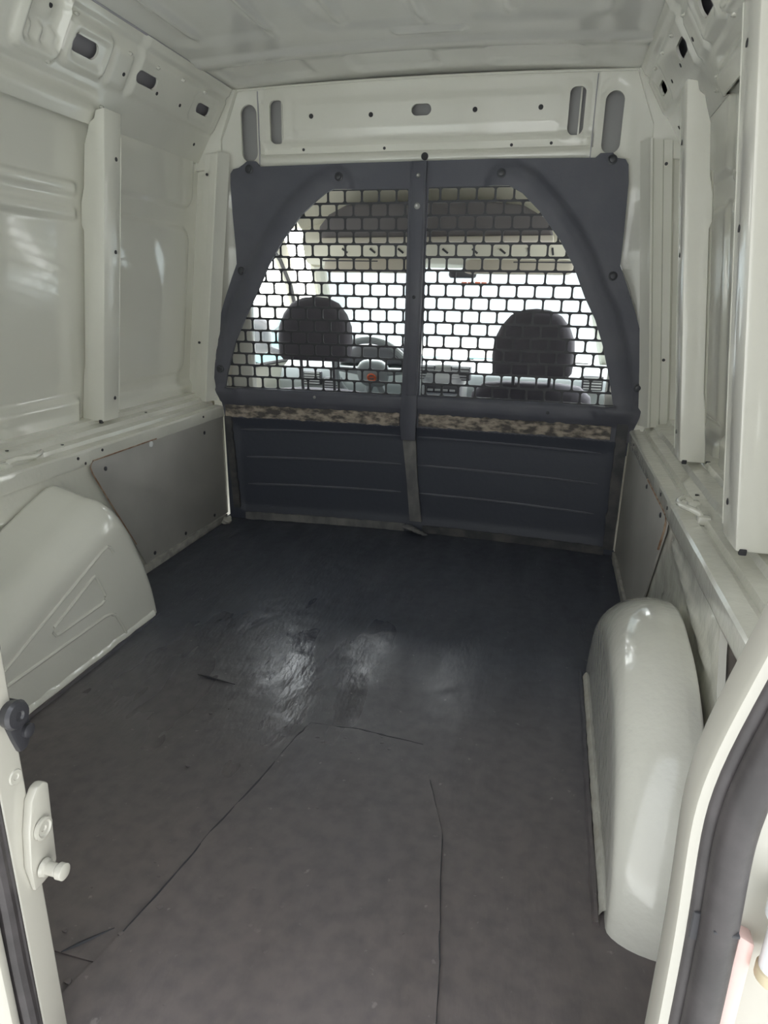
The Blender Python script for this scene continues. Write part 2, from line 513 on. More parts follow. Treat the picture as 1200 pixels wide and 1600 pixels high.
# cuts in the sheet
for a, b in (((-0.12, 0.60), (-0.07, 0.655)), ((-0.045, 0.64), (-0.03, 0.665)), ((-0.30, 1.33), (-0.19, 1.315))):
    pts = [Vector((a[0] + (b[0] - a[0]) * t, a[1] + (b[1] - a[1]) * t, 0)) for t in (0, .3, .6, 1)]
    for p in pts: p.z = fz(p.x, p.y) + 0.0035
    tube('cut', pts, [0.0008, 0.003, 0.0025, 0.0006], M['mesh'], floor, 6)
for ln, r0 in (([(-0.055, 0.636), (-0.03, 0.77), (-0.018, 0.865), (0.012, 1.02), (0.030, 1.16), (0.044, 1.214)], 0.0030), ([(0.044, 1.214), (0.10, 1.217), (0.154, 1.221), (0.22, 1.213), (0.302, 1.204)], 0.0034), ([(0.335, 1.10), (0.381, 0.972), (0.395, 0.86), (0.415, 0.74), (0.426, 0.638)], 0.0016)):
    d = []
    for a, b in zip(ln[:-1], ln[1:]):
        for k in range(5):
            d.append((a[0] + (b[0] - a[0]) * k / 5 + 0.002 * noise.noise((a[0] * 9 + k, b[1] * 30, 1)), a[1] + (b[1] - a[1]) * k / 5))
    d.append(ln[-1])
    tube('cut', [(a, b, fz(a, b) + 0.005) for a, b in d], [r0 * (0.6 + 0.7 * abs(noise.noise((k * 0.6, r0 * 900, 2)))) for k in range(len(d))], M['mesh'], floor, 6)
bm = bmesh.new()
for k in range(46):
    # crumbs of old paint and grit caught under the coat
    a = random.gauss(0.10, 0.13); b = random.choice((random.gauss(1.17, 0.03), random.uniform(0.6, 1.1), random.uniform(0.55, 0.8)))
    r = bmesh.ops.create_icosphere(bm, subdivisions=1, radius=random.uniform(0.0015, 0.0045))
    for v in r['verts']: v.co = Vector((v.co.x * 1.5 + a, v.co.y * 1.2 + b, v.co.z * 0.6 + fz(a, b) + 0.006))
tag(frombm('grit', bm, M['floor'], floor), kind='stuff')
# edge roll of black paint along the wheel arches
for s, xi in ((-1, 0.585), (1, 0.650)):
    pts = [(s * (xi - 0.008 + 0.004 * noise.noise((k * .9, s, 0))), 0.85 + k * 0.04, -0.002) for k in range(20)]
    tube('paint_roll', pts, [0.006 + 0.003 * noise.noise((k * 1.3, s * 2, 5)) for k in range(20)], M['floor'], floor, 6)
for s, x, y in ((-1, -0.765, 2.43), (1, 0.795, 2.40)):
    bm = bmesh.new()
    bmesh.ops.create_icosphere(bm, subdivisions=3, radius=0.020)
    for v in bm.verts:
        k = 1 + 0.55 * noise.noise(v.co * 60 + Vector((s, 0, 0)))
        v.co = Vector((v.co.x * k * 0.9 + x, v.co.y * k * 1.1 + y, v.co.z * k * 0.8 + 0.012))
    frombm('sealant_blob', bm, M['sealant'], floor)
bm = bmesh.new()
for k in range(5):
    r = bmesh.ops.create_icosphere(bm, subdivisions=2, radius=0.018 - 0.002 * k)
    for v in r['verts']:
        v.co = Vector((v.co.x * 1.5, v.co.y, v.co.z * 0.55)) * (1 + 0.4 * noise.noise(v.co * 70)) + Vector((-0.01 + 0.017 * k, 2.535 - 0.006 * k, 0.022 - 0.004 * k))
frombm('sealant_smear', bm, M['scuff'], floor)

# ------------------------------------------------------------------ ceiling
def roof_f(x, y):
    z = 1.607 + 0.022 * (1 - (x / 0.69) ** 2)
    z -= 0.010 * float(sst(2.20, 2.235, np.float64(y)) * (1 - sst(2.245, 2.33, np.float64(y))))       # bow ridge
    for xc in (-0.585, -0.36, -0.15, 0.08, 0.31, 0.56):
        z -= 0.012 * math.exp(-((x - xc) / 0.016) ** 2) * float(1 - sst(2.02, 2.13, np.float64(y)))
    z -= 0.008 * float(rrect(np.float64(x), np.float64(y), -0.02, 0.18, 2.13, 2.165, 0.012, 0.008))
    for xc in (-0.50, -0.08, 0.36):
        z += 0.010 * float(rrect(np.float64(x), np.float64(y), xc - 0.14, xc + 0.14, 2.31, 2.46, 0.03, 0.02))
        z += 0.008 * float(rrect(np.float64(x), np.float64(y), xc - 0.15, xc + 0.15, 1.1, 2.10, 0.05, 0.03))
    return (x, y, z)
ceiling = grid('ceiling', np.linspace(-0.695, 0.695, 140), np.linspace(0.40, 2.545, 200), roof_f, M['roof'])
tag(ceiling, kind='structure')
for s in (-1, 1):
    tube('seam_bead', [(s * 0.690, 0.45 + 0.1 * k, 1.6055) for k in range(21)], 0.0030, M['cavity'], ceiling, 6)
raw('outer_roof', [(-0.80, 0.35, 1.66), (0.80, 0.35, 1.66), (0.80, 2.62, 1.66), (-0.80, 2.62, 1.66)], [(0, 1, 2, 3)], M['outer'], ceiling)

# ------------------------------------------------------------------ side walls
def panel_relief(y, z):
    h = np.zeros_like(y)
    # rear panel swages
    rear = 1 - sst(1.80, 1.84, y)
    h -= 0.014 * band(z, 1.115, 1.205, 0.008) * rear
    h += 0.010 * band(z, 1.145, 1.175, 0.008) * rear
    h -= 0.022 * (1 - sst(0.585, 0.612, z)) * rear
    # front panel: two raised fields
    h -= 0.009 * rrect(y, z, 1.5, 2.475, 1.215, 1.60, 0.05, 0.008) * sst(1.86, 1.90, y)
    h -= 0.009 * rrect(y, z, 1.5, 2.46, 0.615, 1.145, 0.055, 0.008) * sst(1.86, 1.90, y)
    h -= 0.016 * (1 - sst(0.55, 0.585, z)) * sst(1.86, 1.90, y)
    return h

def make_wall(side):
    s = -1 if side == 'left' else 1
    ys = np.concatenate([np.linspace(0.45, 1.1, 14)[:-1], np.linspace(1.1, 2.62, 170)])
    zs = np.concatenate([np.linspace(-0.06, 0.5, 6)[:-1], np.linspace(0.5, 1.44, 120), np.linspace(1.46, 1.66, 5)])
    Y, Z = np.meshgrid(ys, zs, indexing='ij')
    H = panel_relief(Y, Z)
    def f(i, j):
        z = zs[j]
        x = XO(min(z, 1.44)) + H[i, j] - (0.12 * ((z - 1.44) / 0.22) ** 2 if z > 1.44 else 0)
        return (s * x, ys[i], z)
    wl = grid('wall_' + side, range(len(ys)), range(len(zs)), f, M['panel'])
    tag(wl, kind='structure')
    # ledge: stepped profile swept along y
    prof = [(0.792, 0.432), (0.789, 0.440), (0.789, 0.474), (0.793, 0.480), (0.822, 0.484), (0.826, 0.478), (0.834, 0.478), (0.838, 0.491),
            (0.866, 0.495), (0.872, 0.508), (0.905, 0.512), (0.911, 0.524), (0.965, 0.532)]
    yy = np.linspace(0.50, 2.50, 90)
    grid('ledge', yy, range(len(prof)), lambda y, k: (s * (prof[k][0] + 0.0012 * noise.noise((y * 9, k * .7, s))), y, prof[k][1] + 0.0012 * noise.noise((y * 11, k * 2.1, s * 3 + 5))), M['brushed'], wl, 0.5)
    # small black bolt holes in the ledge
    for (x, y, z) in ((0.7885, 1.60, 0.462), (0.7885, 1.71, 0.464), (0.790, 1.63, 0.441), (0.7885, 2.33, 0.462), (0.852, 1.62, 0.4935), (0.885, 1.45, 0.510), (0.886, 2.10, 0.5105)):
        ax = (-s, 0, 0) if x < 0.8 else (0, 0, 1)
        lathe('hole', [(-0.002, 0.0045), (0.0012, 0.0045)], (s * x, y, z), ax, M['cavity_dark'], wl, 10)
    # pillars with scalloped outer edge
    def pillar(y0, y1, dx=0.0):
        zt = 1.40
        XI = lambda z: 0.871 - dx - 0.125 * (z - 0.52)
        inner = [(XI(z), z) for z in (0.520, 0.8, 1.1, zt)]
        wdt = [(1.395, 0.030), (1.375, 0.034), (1.365, 0.050), (1.34, 0.056), (1.31, 0.066), (1.20, 0.069), (1.17, 0.076), (1.16, 0.078), (1.10, 0.078), (1.085, 0.070), (0.70, 0.070),
               (0.66, 0.076), (0.60, 0.077), (0.57, 0.079), (0.520, 0.079)]
        outer = [(XI(z) + w_ * (1.0 if s < 0 or y0 < 1.5 else 0.80), z) for z, w_ in wdt]
        prism('pillar', inner + outer, lambda u, v, d: (s * u, y0 + d, v), y1 - y0, M['paint'], wl, 0.005, 2)
        # rough bead of brushed paint down the inner front edge
        pts = [(s * (XI(0.54 + 0.04 * k) + 0.001), y1 - 0.002, 0.54 + 0.04 * k) for k in range(21)]
        tube('paint_bead', pts, [0.0022 + 0.0014 * noise.noise((k * 2.2, y0, s)) for k in range(21)], M['brushed'], wl, 6)
        for x in (0.012, 0.070):
            box('foot_block', (s * (XI(0.52) + x) - 0.006, y0 - 0.003, 0.515), (s * (XI(0.52) + x) + 0.006, y0 + 0.006, 0.526), M['cavity_dark'], wl, 0.002)
        for z in (0.59, 1.03, 1.28):
            lathe('hole', [(-0.002, 0.006), (0.001, 0.006)], (s * (XI(z) - 0.0), (y0 + y1) / 2 + 0.015, z), (-s, 0, 0), M['cavity_dark'], wl, 10)
        # lipped edge of the panel behind the pillar
        pts = [(s * (XI(0.62 + 0.035 * k) + (0.082 if s < 0 else 0.064)), y0 + 0.03, 0.62 + 0.035 * k) for k in range(18)]
        tube('seam_bead', pts, 0.004, M['paint'], wl, 6)
    pillar(1.845, 1.925, 0.0 if s < 0 else 0.026)
    pillar(1.165, 1.26, 0.02 if s < 0 else 0.046)
    # cant rail: window head to roof edge, with bosses and slots
    a0 = np.array([0.835, 1.372]); a1 = np.array([0.690, 1.606])
    Lr = float(np.linalg.norm(a1 - a0)); dr = (a1 - a0) / Lr; nr = np.array([-dr[1], dr[0]]);  nr = -nr if nr[0] > 0 else nr
    slots = [(1.755, 0.170, 0.105, 0.042), (2.035, 0.170, 0.105, 0.036), (2.38, 0.170, 0.090, 0.033), (1.25, 0.17, 0.09, 0.035)]
    slot_polys = [stadium(y, v, w_, h_, 6) for y, v, w_, h_ in slots]
    def frail(P, wd):
        y, v = P[:, 0], P[:, 1]
        h = 0.018 * (1 - sst(0.035, 0.062, v)) * (1 - sst(1.84, 1.90, y))            # rolled lower edge over the rear panel
        h -= 0.006 * band(v, 0.062, 0.075, 0.006) * (1 - sst(1.84, 1.88, y))
        h += 0.010 * rrect(y, v, 1.69, 1.855, 0.115, 0.222, 0.02, 0.006)
        h -= 0.004 * rrect(y, v, 1.71, 1.84, 0.135, 0.205, 0.02, 0.005)
        h += 0.006 * rrect(y, v, 1.87, 1.955, 0.11, 0.21, 0.012, 0.006)
        h += 0.007 * sst(1.97, 1.985, y) * rrect(y, v, 1.90, 2.50, 0.11, 0.5, 0.02, 0.012)
        h -= 0.004 * rrect(y, v, 2.30, 2.45, 0.125, 0.215, 0.02, 0.006)
        # stamped recess with lugs near the rear
        h += 0.012 * rrect(y, v, 1.53, 1.675, 0.105, 0.26, 0.02, 0.007)
        h -= 0.016 * rrect(y, v, 1.55, 1.66, 0.128, 0.28, 0.014, 0.005)
        for yy_ in (1.565, 1.605, 1.645):
            h += 0.009 * rrect(y, v, yy_ - 0.011, yy_ + 0.011, 0.13, 0.165, 0.006, 0.004)
        h += 0.007 * np.exp(-((y - 1.61) ** 2 + (v - 0.205) ** 2) / 0.0004)
        h -= 0.004 * band(v, 0.233, 0.242, 0.003)
        out = np.zeros((len(P), 3))
        hh = 1.35 * h - wd
        out[:, 0] = s * (a0[0] + dr[0] * v + nr[0] * hh); out[:, 1] = y; out[:, 2] = a0[1] + dr[1] * v + nr[1] * hh
        return out
    sheet('cant_rail', [(0.45, 0.0), (2.535, 0.0), (2.535, Lr), (0.45, Lr)], slot_polys, frail, 0.0088, 0.007, M['paint'], wl, 1.2)
    # closed section behind the slots
    bk = lambda y, v: tuple(frail(np.array([[y, v]]), 0.034)[0])
    raw('rail_backing', [bk(0.46, 0.11), bk(2.49, 0.11), bk(2.49, 0.24), bk(0.46, 0.24)], [(0, 1, 2, 3)], M['cavity'], wl)
    for (y, v) in ((1.615, 0.215), (1.93, 0.155), (2.235, 0.150), (2.42, 0.055), (2.10, 0.15)):
        p = frail(np.array([[y, v]]), 0.0)[0]
        lathe('hole', [(-0.003, 0.0055), (0.0012, 0.0055)], tuple(p), (s * nr[0], 0, nr[1]), M['cavity_dark'], wl, 10)
    for (y, v) in ((1.70, 0.228), (1.93, 0.21), (2.06, 0.215), (2.20, 0.22), (2.34, 0.222), (1.90, 0.05), (1.66, 0.10), (1.95, 0.03)):
        bm = bmesh.new(); bmesh.ops.create_icosphere(bm, subdivisions=2, radius=0.007)
        p = frail(np.array([[y, v]]), 0.0)[0]
        for q in bm.verts: q.co = Vector((q.co.x, q.co.y * 1.4, q.co.z * .8)) * (1 + 0.5 * noise.noise(q.co * 200 + Vector((y, v, 0)))) + Vector(p)
        frombm('paint_drip', bm, M['brushed'], wl)
    # downturned lower flange of the rail
    prism('rail_flange', [(0.838, 1.378), (0.862, 1.350), (0.868, 1.352), (0.846, 1.386)], lambda u, v, d: (s * u, 0.46 + d, v), 2.03, M['paint'], wl, 0)
    # front corner jamb (beside the partition)
    jz = [0.50, 0.62, 0.75, 0.9, 1.05, 1.2, 1.30, 1.39]
    def jamb(z, k):
        xin = XI(z) - 0.035 if z > 0.7 else XI(z) - 0.035 - 0.02 * (0.7 - z)
        p = [(xin - 0.02, 2.498), (xin, 2.470), (xin + 0.006, 2.455), (xin + 0.012, 2.455), (xin + 0.018, 2.468), (xin + 0.045, 2.475), (xin + 0.050, 2.487), (xin + 0.075, 2.49), (xin + 0.085, 2.515), (xin + 0.13, 2.52)][k]
        return (s * p[0], p[1], z)
    grid('corner_jamb', np.linspace(0.50, 1.40, 30), range(10), jamb, M['paint'], wl, 0.6)
    for z in (0.73, 1.33):
        lathe('hole', [(-0.002, 0.005), (0.0015, 0.005)], (s * (XI(z) + 0.02), 2.474, z), (0, -1, 0), M['cavity_dark'], wl, 10)
    # lower wall behind the arch, with the cut-out at the rear
    low = [(1.085, 0.440), (2.49, 0.440), (2.49, -0.01), (1.00, -0.01), (1.00, 0.26), (1.02, 0.31), (1.06, 0.38)]
    ribs = [([(1.529, 0.400), (1.379, 0.375), (1.21, 0.345), (1.101, 0.328)], 0.010, 0.006), ([(1.545, 0.262), (1.45, 0.300), (1.367, 0.301), (1.246, 0.278), (1.15, 0.27)], 0.007, 0.004),
            ([(1.54, 0.432), (1.283, 0.428), (1.06, 0.425)], 0.006, 0.004)]
    def flow(P, wd):
        h = np.zeros(len(P))
        for ln, wdt, hh in ribs:
            h += hh * np.exp(-(seg_dist(P, ln) / wdt) ** 2)
        h += np.array([0.0012 * noise.noise((a * 20, b * 20, s)) for a, b in P])
        out = np.zeros((len(P), 3)); out[:, 0] = s * (0.800 - h + wd); out[:, 1] = P[:, 0]; out[:, 2] = P[:, 1]
        return out
    sheet('lower_panel', low, [], flow, 0.014, 0.012, M['brushed'], wl)
    # strip at the foot of the board, smeared white
    pts = [(1.80, 0.0), (2.47, 0.0), (2.47, 0.026)] + [(2.47 - 0.07 * k, 0.030 + 0.005 * noise.noise((k * 1.7, s, 1))) for k in range(1, 10)]
    prism('floor_strip', pts, lambda u, v, d: (s * (0.793 - d), u, v), 0.012, M['smear'], wl, 0.002)
    tube('sealant_line', [(s * 0.786, 2.478, 0.03 + 0.04 * k) for k in range(10)], [0.0022 + 0.001 * noise.noise((k * 1.1, s, 0)) for k in range(10)], M['sealant'], wl, 6)
    # lashing ring on the ledge
    yr = 1.44 if s < 0 else 1.50
    ring = [(0.832, yr - 0.055, 0.487), (0.824, yr - 0.052, 0.500), (0.808, yr - 0.045, 0.506), (0.795, yr - 0.02, 0.505), (0.792, yr, 0.504), (0.795, yr + 0.02, 0.505), (0.808, yr + 0.045, 0.506), (0.824, yr + 0.052, 0.500), (0.832, yr + 0.055, 0.487)]
    tube('lashing_ring', [(s * a, b, c) for a, b, c in ring], 0.0065, M['brushed'], wl, 10)
    for dy in (-0.055, 0.055):
        bm = bmesh.new()
        bm_box(bm, (s * 0.834 - 0.013, yr + dy - 0.014, 0.478), (s * 0.834 + 0.013, yr + dy + 0.014, 0.497), 0.005, 2)
        frombm('ring_lug', bm, M['brushed'], wl)
    return wl
wall_left = make_wall('left')
wall_right = make_wall('right')

# ------------------------------------------------------------------ front header and posts
def fhead(P, wd):
    x, z = P[:, 0], P[:, 1]
    d = np.zeros(len(P))
    ctr = rrect(x, z, -0.598, 0.555, 1.0, 2.0, 0.01, 0.004)
    d += 0.006 * ctr
    d -= 0.006 * rrect(x, z, -0.47, 0.455, 1.462, 1.562, 0.02, 0.004) * ctr
    d += 0.018 * band(z, 1.40, 1.428, 0.014) * ctr
    d -= 0.010 * band(z, 1.372, 1.392, 0.012) * ctr
    d -= 0.004 * rrect(x, z, -0.585, -0.485, 1.415, 1.585, 0.03, 0.006)
    d -= 0.004 * rrect(x, z, 0.455, 0.545, 1.415, 1.583, 0.03, 0.006)
    for sx in (-0.64, 0.618):
        d += 0.004 * rrect(x, z, sx - 0.042, sx + 0.042, 1.36, 1.58, 0.04, 0.006)
    # posts turn back towards the side walls
    d -= 0.020 * sst(0.70, 0.78, np.abs(x))
    out = np.zeros((len(P), 3)); out[:, 0] = x; out[:, 1] = 2.522 + d + wd + 0.045 * (1 - sst(1.05, 1.28, z)); out[:, 2] = z
    return out
head_out = [(-0.83, 0.0), (-0.70, 0.0), (-0.80, 0.62), (-0.74, 0.95), (-0.60, 1.22), (-0.50, 1.315), (0.50, 1.315), (0.60, 1.22), (0.74, 0.95), (0.80, 0.62), (0.70, 0.0), (0.83, 0.0), (0.86, 0.62), (0.80, 1.10), (0.765, 1.36),
            (0.755, 1.55), (0.69, 1.606), (0.35, 1.615), (0, 1.619), (-0.35, 1.615), (-0.69, 1.606), (-0.765, 1.55), (-0.775, 1.36), (-0.81, 1.10), (-0.86, 0.62)]
head_holes = [stadium(-0.640, 1.469, 0.062, 0.185, 8), stadium(0.618, 1.462, 0.058, 0.180, 8),
              stadium(-0.533, 1.502, 0.050, 0.136, 5, 0.018), stadium(0.502, 1.500, 0.050, 0.136, 5, 0.018),
              stadium(-0.008, 1.521, 0.068, 0.036, 8)]
wall_front = sheet('wall_front', head_out, head_holes, fhead, 0.011, 0.010, M['paint'])
tag(wall_front, kind='structure')
for s in (-1, 1):
    box('post_section', (s * 0.70, 2.60, -0.05), (s * 0.97, 2.64, 1.66), M['paint'], wall_front, 0.004)
for s in (-1, 1):
    prism('corner_gusset', [(s * 0.745, 1.355), (s * 0.86, 1.345), (s * 0.86, 1.40), (s * 0.80, 1.44), (s * 0.70, 1.605), (s * 0.675, 1.605), (s * 0.74, 1.45)], lambda u, v, d: (u, 2.500 + d, v), 0.04, M['paint'], wall_front, 0.004)
box('roof_section', (-0.80, 2.60, 1.42), (0.80, 2.64, 1.66), M['paint'], wall_front, 0.004)
raw('header_backing', [(-0.75, 2.565, 1.33), (0.75, 2.565, 1.33), (0.72, 2.565, 1.62), (-0.72, 2.565, 1.62)], [(0, 1, 2, 3)], mat('header_cavity_paint', (0.36, 0.36, 0.36), 0.5), wall_front)
for x in (-0.520, 0.513):
    box('slot_rib', (x - 0.003, 2.545, 1.43), (x + 0.003, 2.566, 1.572), M['paint'], wall_front, 0.001)
for x, z, r in ((-0.401, 1.515, 0.008), (-0.184, 1.512, 0.008), (0.174, 1.514, 0.008), (0.388, 1.513, 0.008), (0.01, 1.378, 0.0125), (-0.44, 1.415, 0.005), (-0.14, 1.412, 0.005), (0.30, 1.41, 0.005), (0.43, 1.412, 0.005)):
    p = fhead(np.array([[x, z]]), 0.0)[0]
    lathe('hole', [(-0.0015, r), (0.004, r)], (p[0], p[1], p[2]), (0, 1, 0), M['cavity_dark'], wall_front, 12)
tube('seam_bead', [(x, 2.518, 1.604 + 0.012 * (1 - (x / 0.69) ** 2)) for x in np.linspace(-0.69, 0.69, 30)], 0.004, M['paint'], wall_front, 6)
for x in (-0.601, 0.558):
    box('post_seam', (x - 0.0015, 2.519, 1.36), (x + 0.0015, 2.53, 1.60), M['cavity'], wall_front, 0.0005)

# ------------------------------------------------------------------ rear right jamb and lintel
wall_back = empty('wall_back', (0.66, 0.48, 0.0), kind='structure')
path = [(0.645, -0.06), (0.6455, 0.10), (0.645, 0.25), (0.645, 0.36), (0.6435, 0.42), (0.641, 0.47), (0.639, 0.52), (0.642, 0.56), (0.656, 0.624), (0.676, 0.70), (0.70, 0.80), (0.71, 1.0), (0.69, 1.25), (0.62, 1.48)]
def sweep(name, sect, m, angle=0.7, path=path):
    L = len(sect)
    dense = []
    for i in range(len(path) - 1):
        for k in range(3):
            t = k / 3
            dense.append((path[i][0] + (path[i + 1][0] - path[i][0]) * t, path[i][1] + (path[i + 1][1] - path[i][1]) * t))
    dense.append(path[-1])
    P = np.array(dense)
    for _ in range(8): P[1:-1] = (P[:-2] + 2 * P[1:-1] + P[2:]) / 4
    vs = [(x + sx, 0.5 + sy, z) for x, z in P for sx, sy in sect]
    fs = [(i * L + k, i * L + (k + 1) % L, (i + 1) * L + (k + 1) % L, (i + 1) * L + k) for i in range(len(P) - 1) for k in range(L)]
    fs += [tuple(range(L)), tuple((len(P) - 1) * L + k for k in range(L))]
    return raw(name, vs, fs, m, wall_back, True, angle)
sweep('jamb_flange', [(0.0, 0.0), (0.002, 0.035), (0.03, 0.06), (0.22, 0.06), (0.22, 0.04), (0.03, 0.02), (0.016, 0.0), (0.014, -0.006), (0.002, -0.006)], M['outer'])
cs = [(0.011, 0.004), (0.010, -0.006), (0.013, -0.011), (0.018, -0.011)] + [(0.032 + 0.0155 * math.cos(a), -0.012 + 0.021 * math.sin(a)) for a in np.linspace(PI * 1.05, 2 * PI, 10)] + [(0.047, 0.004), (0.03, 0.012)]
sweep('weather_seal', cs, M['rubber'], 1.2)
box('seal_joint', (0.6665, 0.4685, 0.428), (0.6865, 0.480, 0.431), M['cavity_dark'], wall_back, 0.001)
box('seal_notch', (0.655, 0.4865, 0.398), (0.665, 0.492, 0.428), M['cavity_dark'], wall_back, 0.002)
# outer jamb body; pink strip paints red light reflected on the white jamb
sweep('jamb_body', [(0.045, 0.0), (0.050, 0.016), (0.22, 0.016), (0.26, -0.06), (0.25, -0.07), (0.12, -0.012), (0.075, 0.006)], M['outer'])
prism('red_reflection', [(0.691, -0.05), (0.706, -0.05), (0.707, 0.405), (0.693, 0.412)], lambda u, v, d: (u, 0.488 + d, v), 0.03, M['pink'], wall_back, 0.003)
lathe('hinge_barrel', [(0, 0.012), (0.002, 0.0125), (0.060, 0.0115), (0.062, 0.010)], (0.722, 0.482, 0.388), (0, 0, 1), M['cap'], wall_back, 20)
lathe('hinge_cap', [(0, 0.0125), (0.004, 0.0165), (0.016, 0.0165), (0.020, 0.014), (0.021, 0.004)], (0.722, 0.482, 0.442), (0, 0, 1), M['cap'], wall_back, 20)
lathe('hinge_ring', [(0, 0.0115), (0.003, 0.014), (0.013, 0.014), (0.015, 0.0115)], (0.722, 0.482, 0.378), (0, 0, 1), M['yellow'], wall_back, 20)
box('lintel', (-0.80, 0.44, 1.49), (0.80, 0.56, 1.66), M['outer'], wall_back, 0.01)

# ------------------------------------------------------------------ closed left rear door (its meeting edge is in view)
door = empty('door_1', (-0.4, 0.46, -0.06), kind='structure')
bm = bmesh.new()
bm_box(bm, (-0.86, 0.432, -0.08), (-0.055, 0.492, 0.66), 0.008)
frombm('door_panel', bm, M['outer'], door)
box('added_window_frame', (-0.86, 0.432, 1.36), (-0.055, 0.492, 1.50), M['outer'], door, 0.008)  # window added in the unseen door top to let more light in
box('added_window_frame', (-0.86, 0.432, 0.655), (-0.79, 0.492, 1.365), M['outer'], door, 0.008)
box('added_window_frame', (-0.125, 0.432, 0.655), (-0.055, 0.492, 1.365), M['outer'], door, 0.008)
box('door_glass', (-0.795, 0.452, 0.65), (-0.12, 0.456, 1.37), M['glass'], door, 0)  # pane of the added window
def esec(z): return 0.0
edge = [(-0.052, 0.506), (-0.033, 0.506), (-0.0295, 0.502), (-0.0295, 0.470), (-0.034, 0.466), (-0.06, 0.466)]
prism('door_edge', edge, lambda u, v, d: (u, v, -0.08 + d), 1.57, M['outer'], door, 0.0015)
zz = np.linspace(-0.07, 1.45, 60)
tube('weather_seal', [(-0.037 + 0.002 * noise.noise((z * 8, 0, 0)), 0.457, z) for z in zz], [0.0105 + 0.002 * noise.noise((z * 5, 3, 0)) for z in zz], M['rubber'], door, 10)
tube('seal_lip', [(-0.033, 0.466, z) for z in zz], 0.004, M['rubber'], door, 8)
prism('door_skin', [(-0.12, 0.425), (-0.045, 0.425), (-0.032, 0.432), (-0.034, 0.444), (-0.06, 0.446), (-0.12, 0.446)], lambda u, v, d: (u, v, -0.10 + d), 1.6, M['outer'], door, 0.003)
# striker bracket and pin
sk = [(0.486, 0.262), (0.514, 0.262), (0.522, 0.275), (0.524, 0.385), (0.517, 0.391), (0.507, 0.391), (0.497, 0.380), (0.487, 0.345), (0.481, 0.30)]
prism('striker_plate', sk, lambda u, v, d: (-0.0298 + d * (0.4 + 0.6 * min(1, max(0, (v - 0.25) / 0.05))), u, v), 0.012, M['outer'], door, 0.003)
lathe('striker_screw', [(0, 0.013), (0.003, 0.013), (0.004, 0.010), (0.0025, 0.008), (0.0025, 0.004), (0.001, 0.003)], (-0.0178, 0.504, 0.338), (1, 0, 0), M['outer'], door, 20)
lathe('striker_pin', [(0, 0.011), (0.004, 0.010), (0.005, 0.0075), (0.016, 0.0075), (0.017, 0.0065), (0.019, 0.0065), (0.020, 0.0095), (0.027, 0.0095), (0.028, 0.008)], (-0.020, 0.500, 0.285), (1, 0, 0), M['outer'], door, 20)
lathe('edge_dimple', [(0, 0.009), (0.0015, 0.008), (0.0015, 0.004), (0.0006, 0.003)], (-0.0296, 0.492, 0.415), (1, 0, 0), M['outer'], door, 16)
# black latch at mid height
lt = bmesh.new()
bm_box(lt, (-0.110, 0.478, 0.474), (-0.030, 0.508, 0.506), 0.012, 4)
frombm('latch', lt, M['plastic'], door)
prism('latch_hook', [(0.484, 0.500), (0.508, 0.504), (0.520, 0.490), (0.521, 0.455), (0.512, 0.440), (0.500, 0.440), (0.494, 0.460)], lambda u, v, d: (-0.040 + d, u, v), 0.016, M['plastic'], door, 0.004)
lathe('latch_roller', [(0, 0.008), (0.001, 0.0135), (0.014, 0.0165), (0.018, 0.014), (0.019, 0.006), (0.017, 0.004)], (-0.034, 0.498, 0.491), (1, 0, 0), M['plastic'], door, 20)
lathe('latch_bolt', [(0, 0.008), (0.006, 0.008), (0.008, 0.004)], (-0.026, 0.512, 0.462), (1, 0, 0), M['plastic'], door, 14)

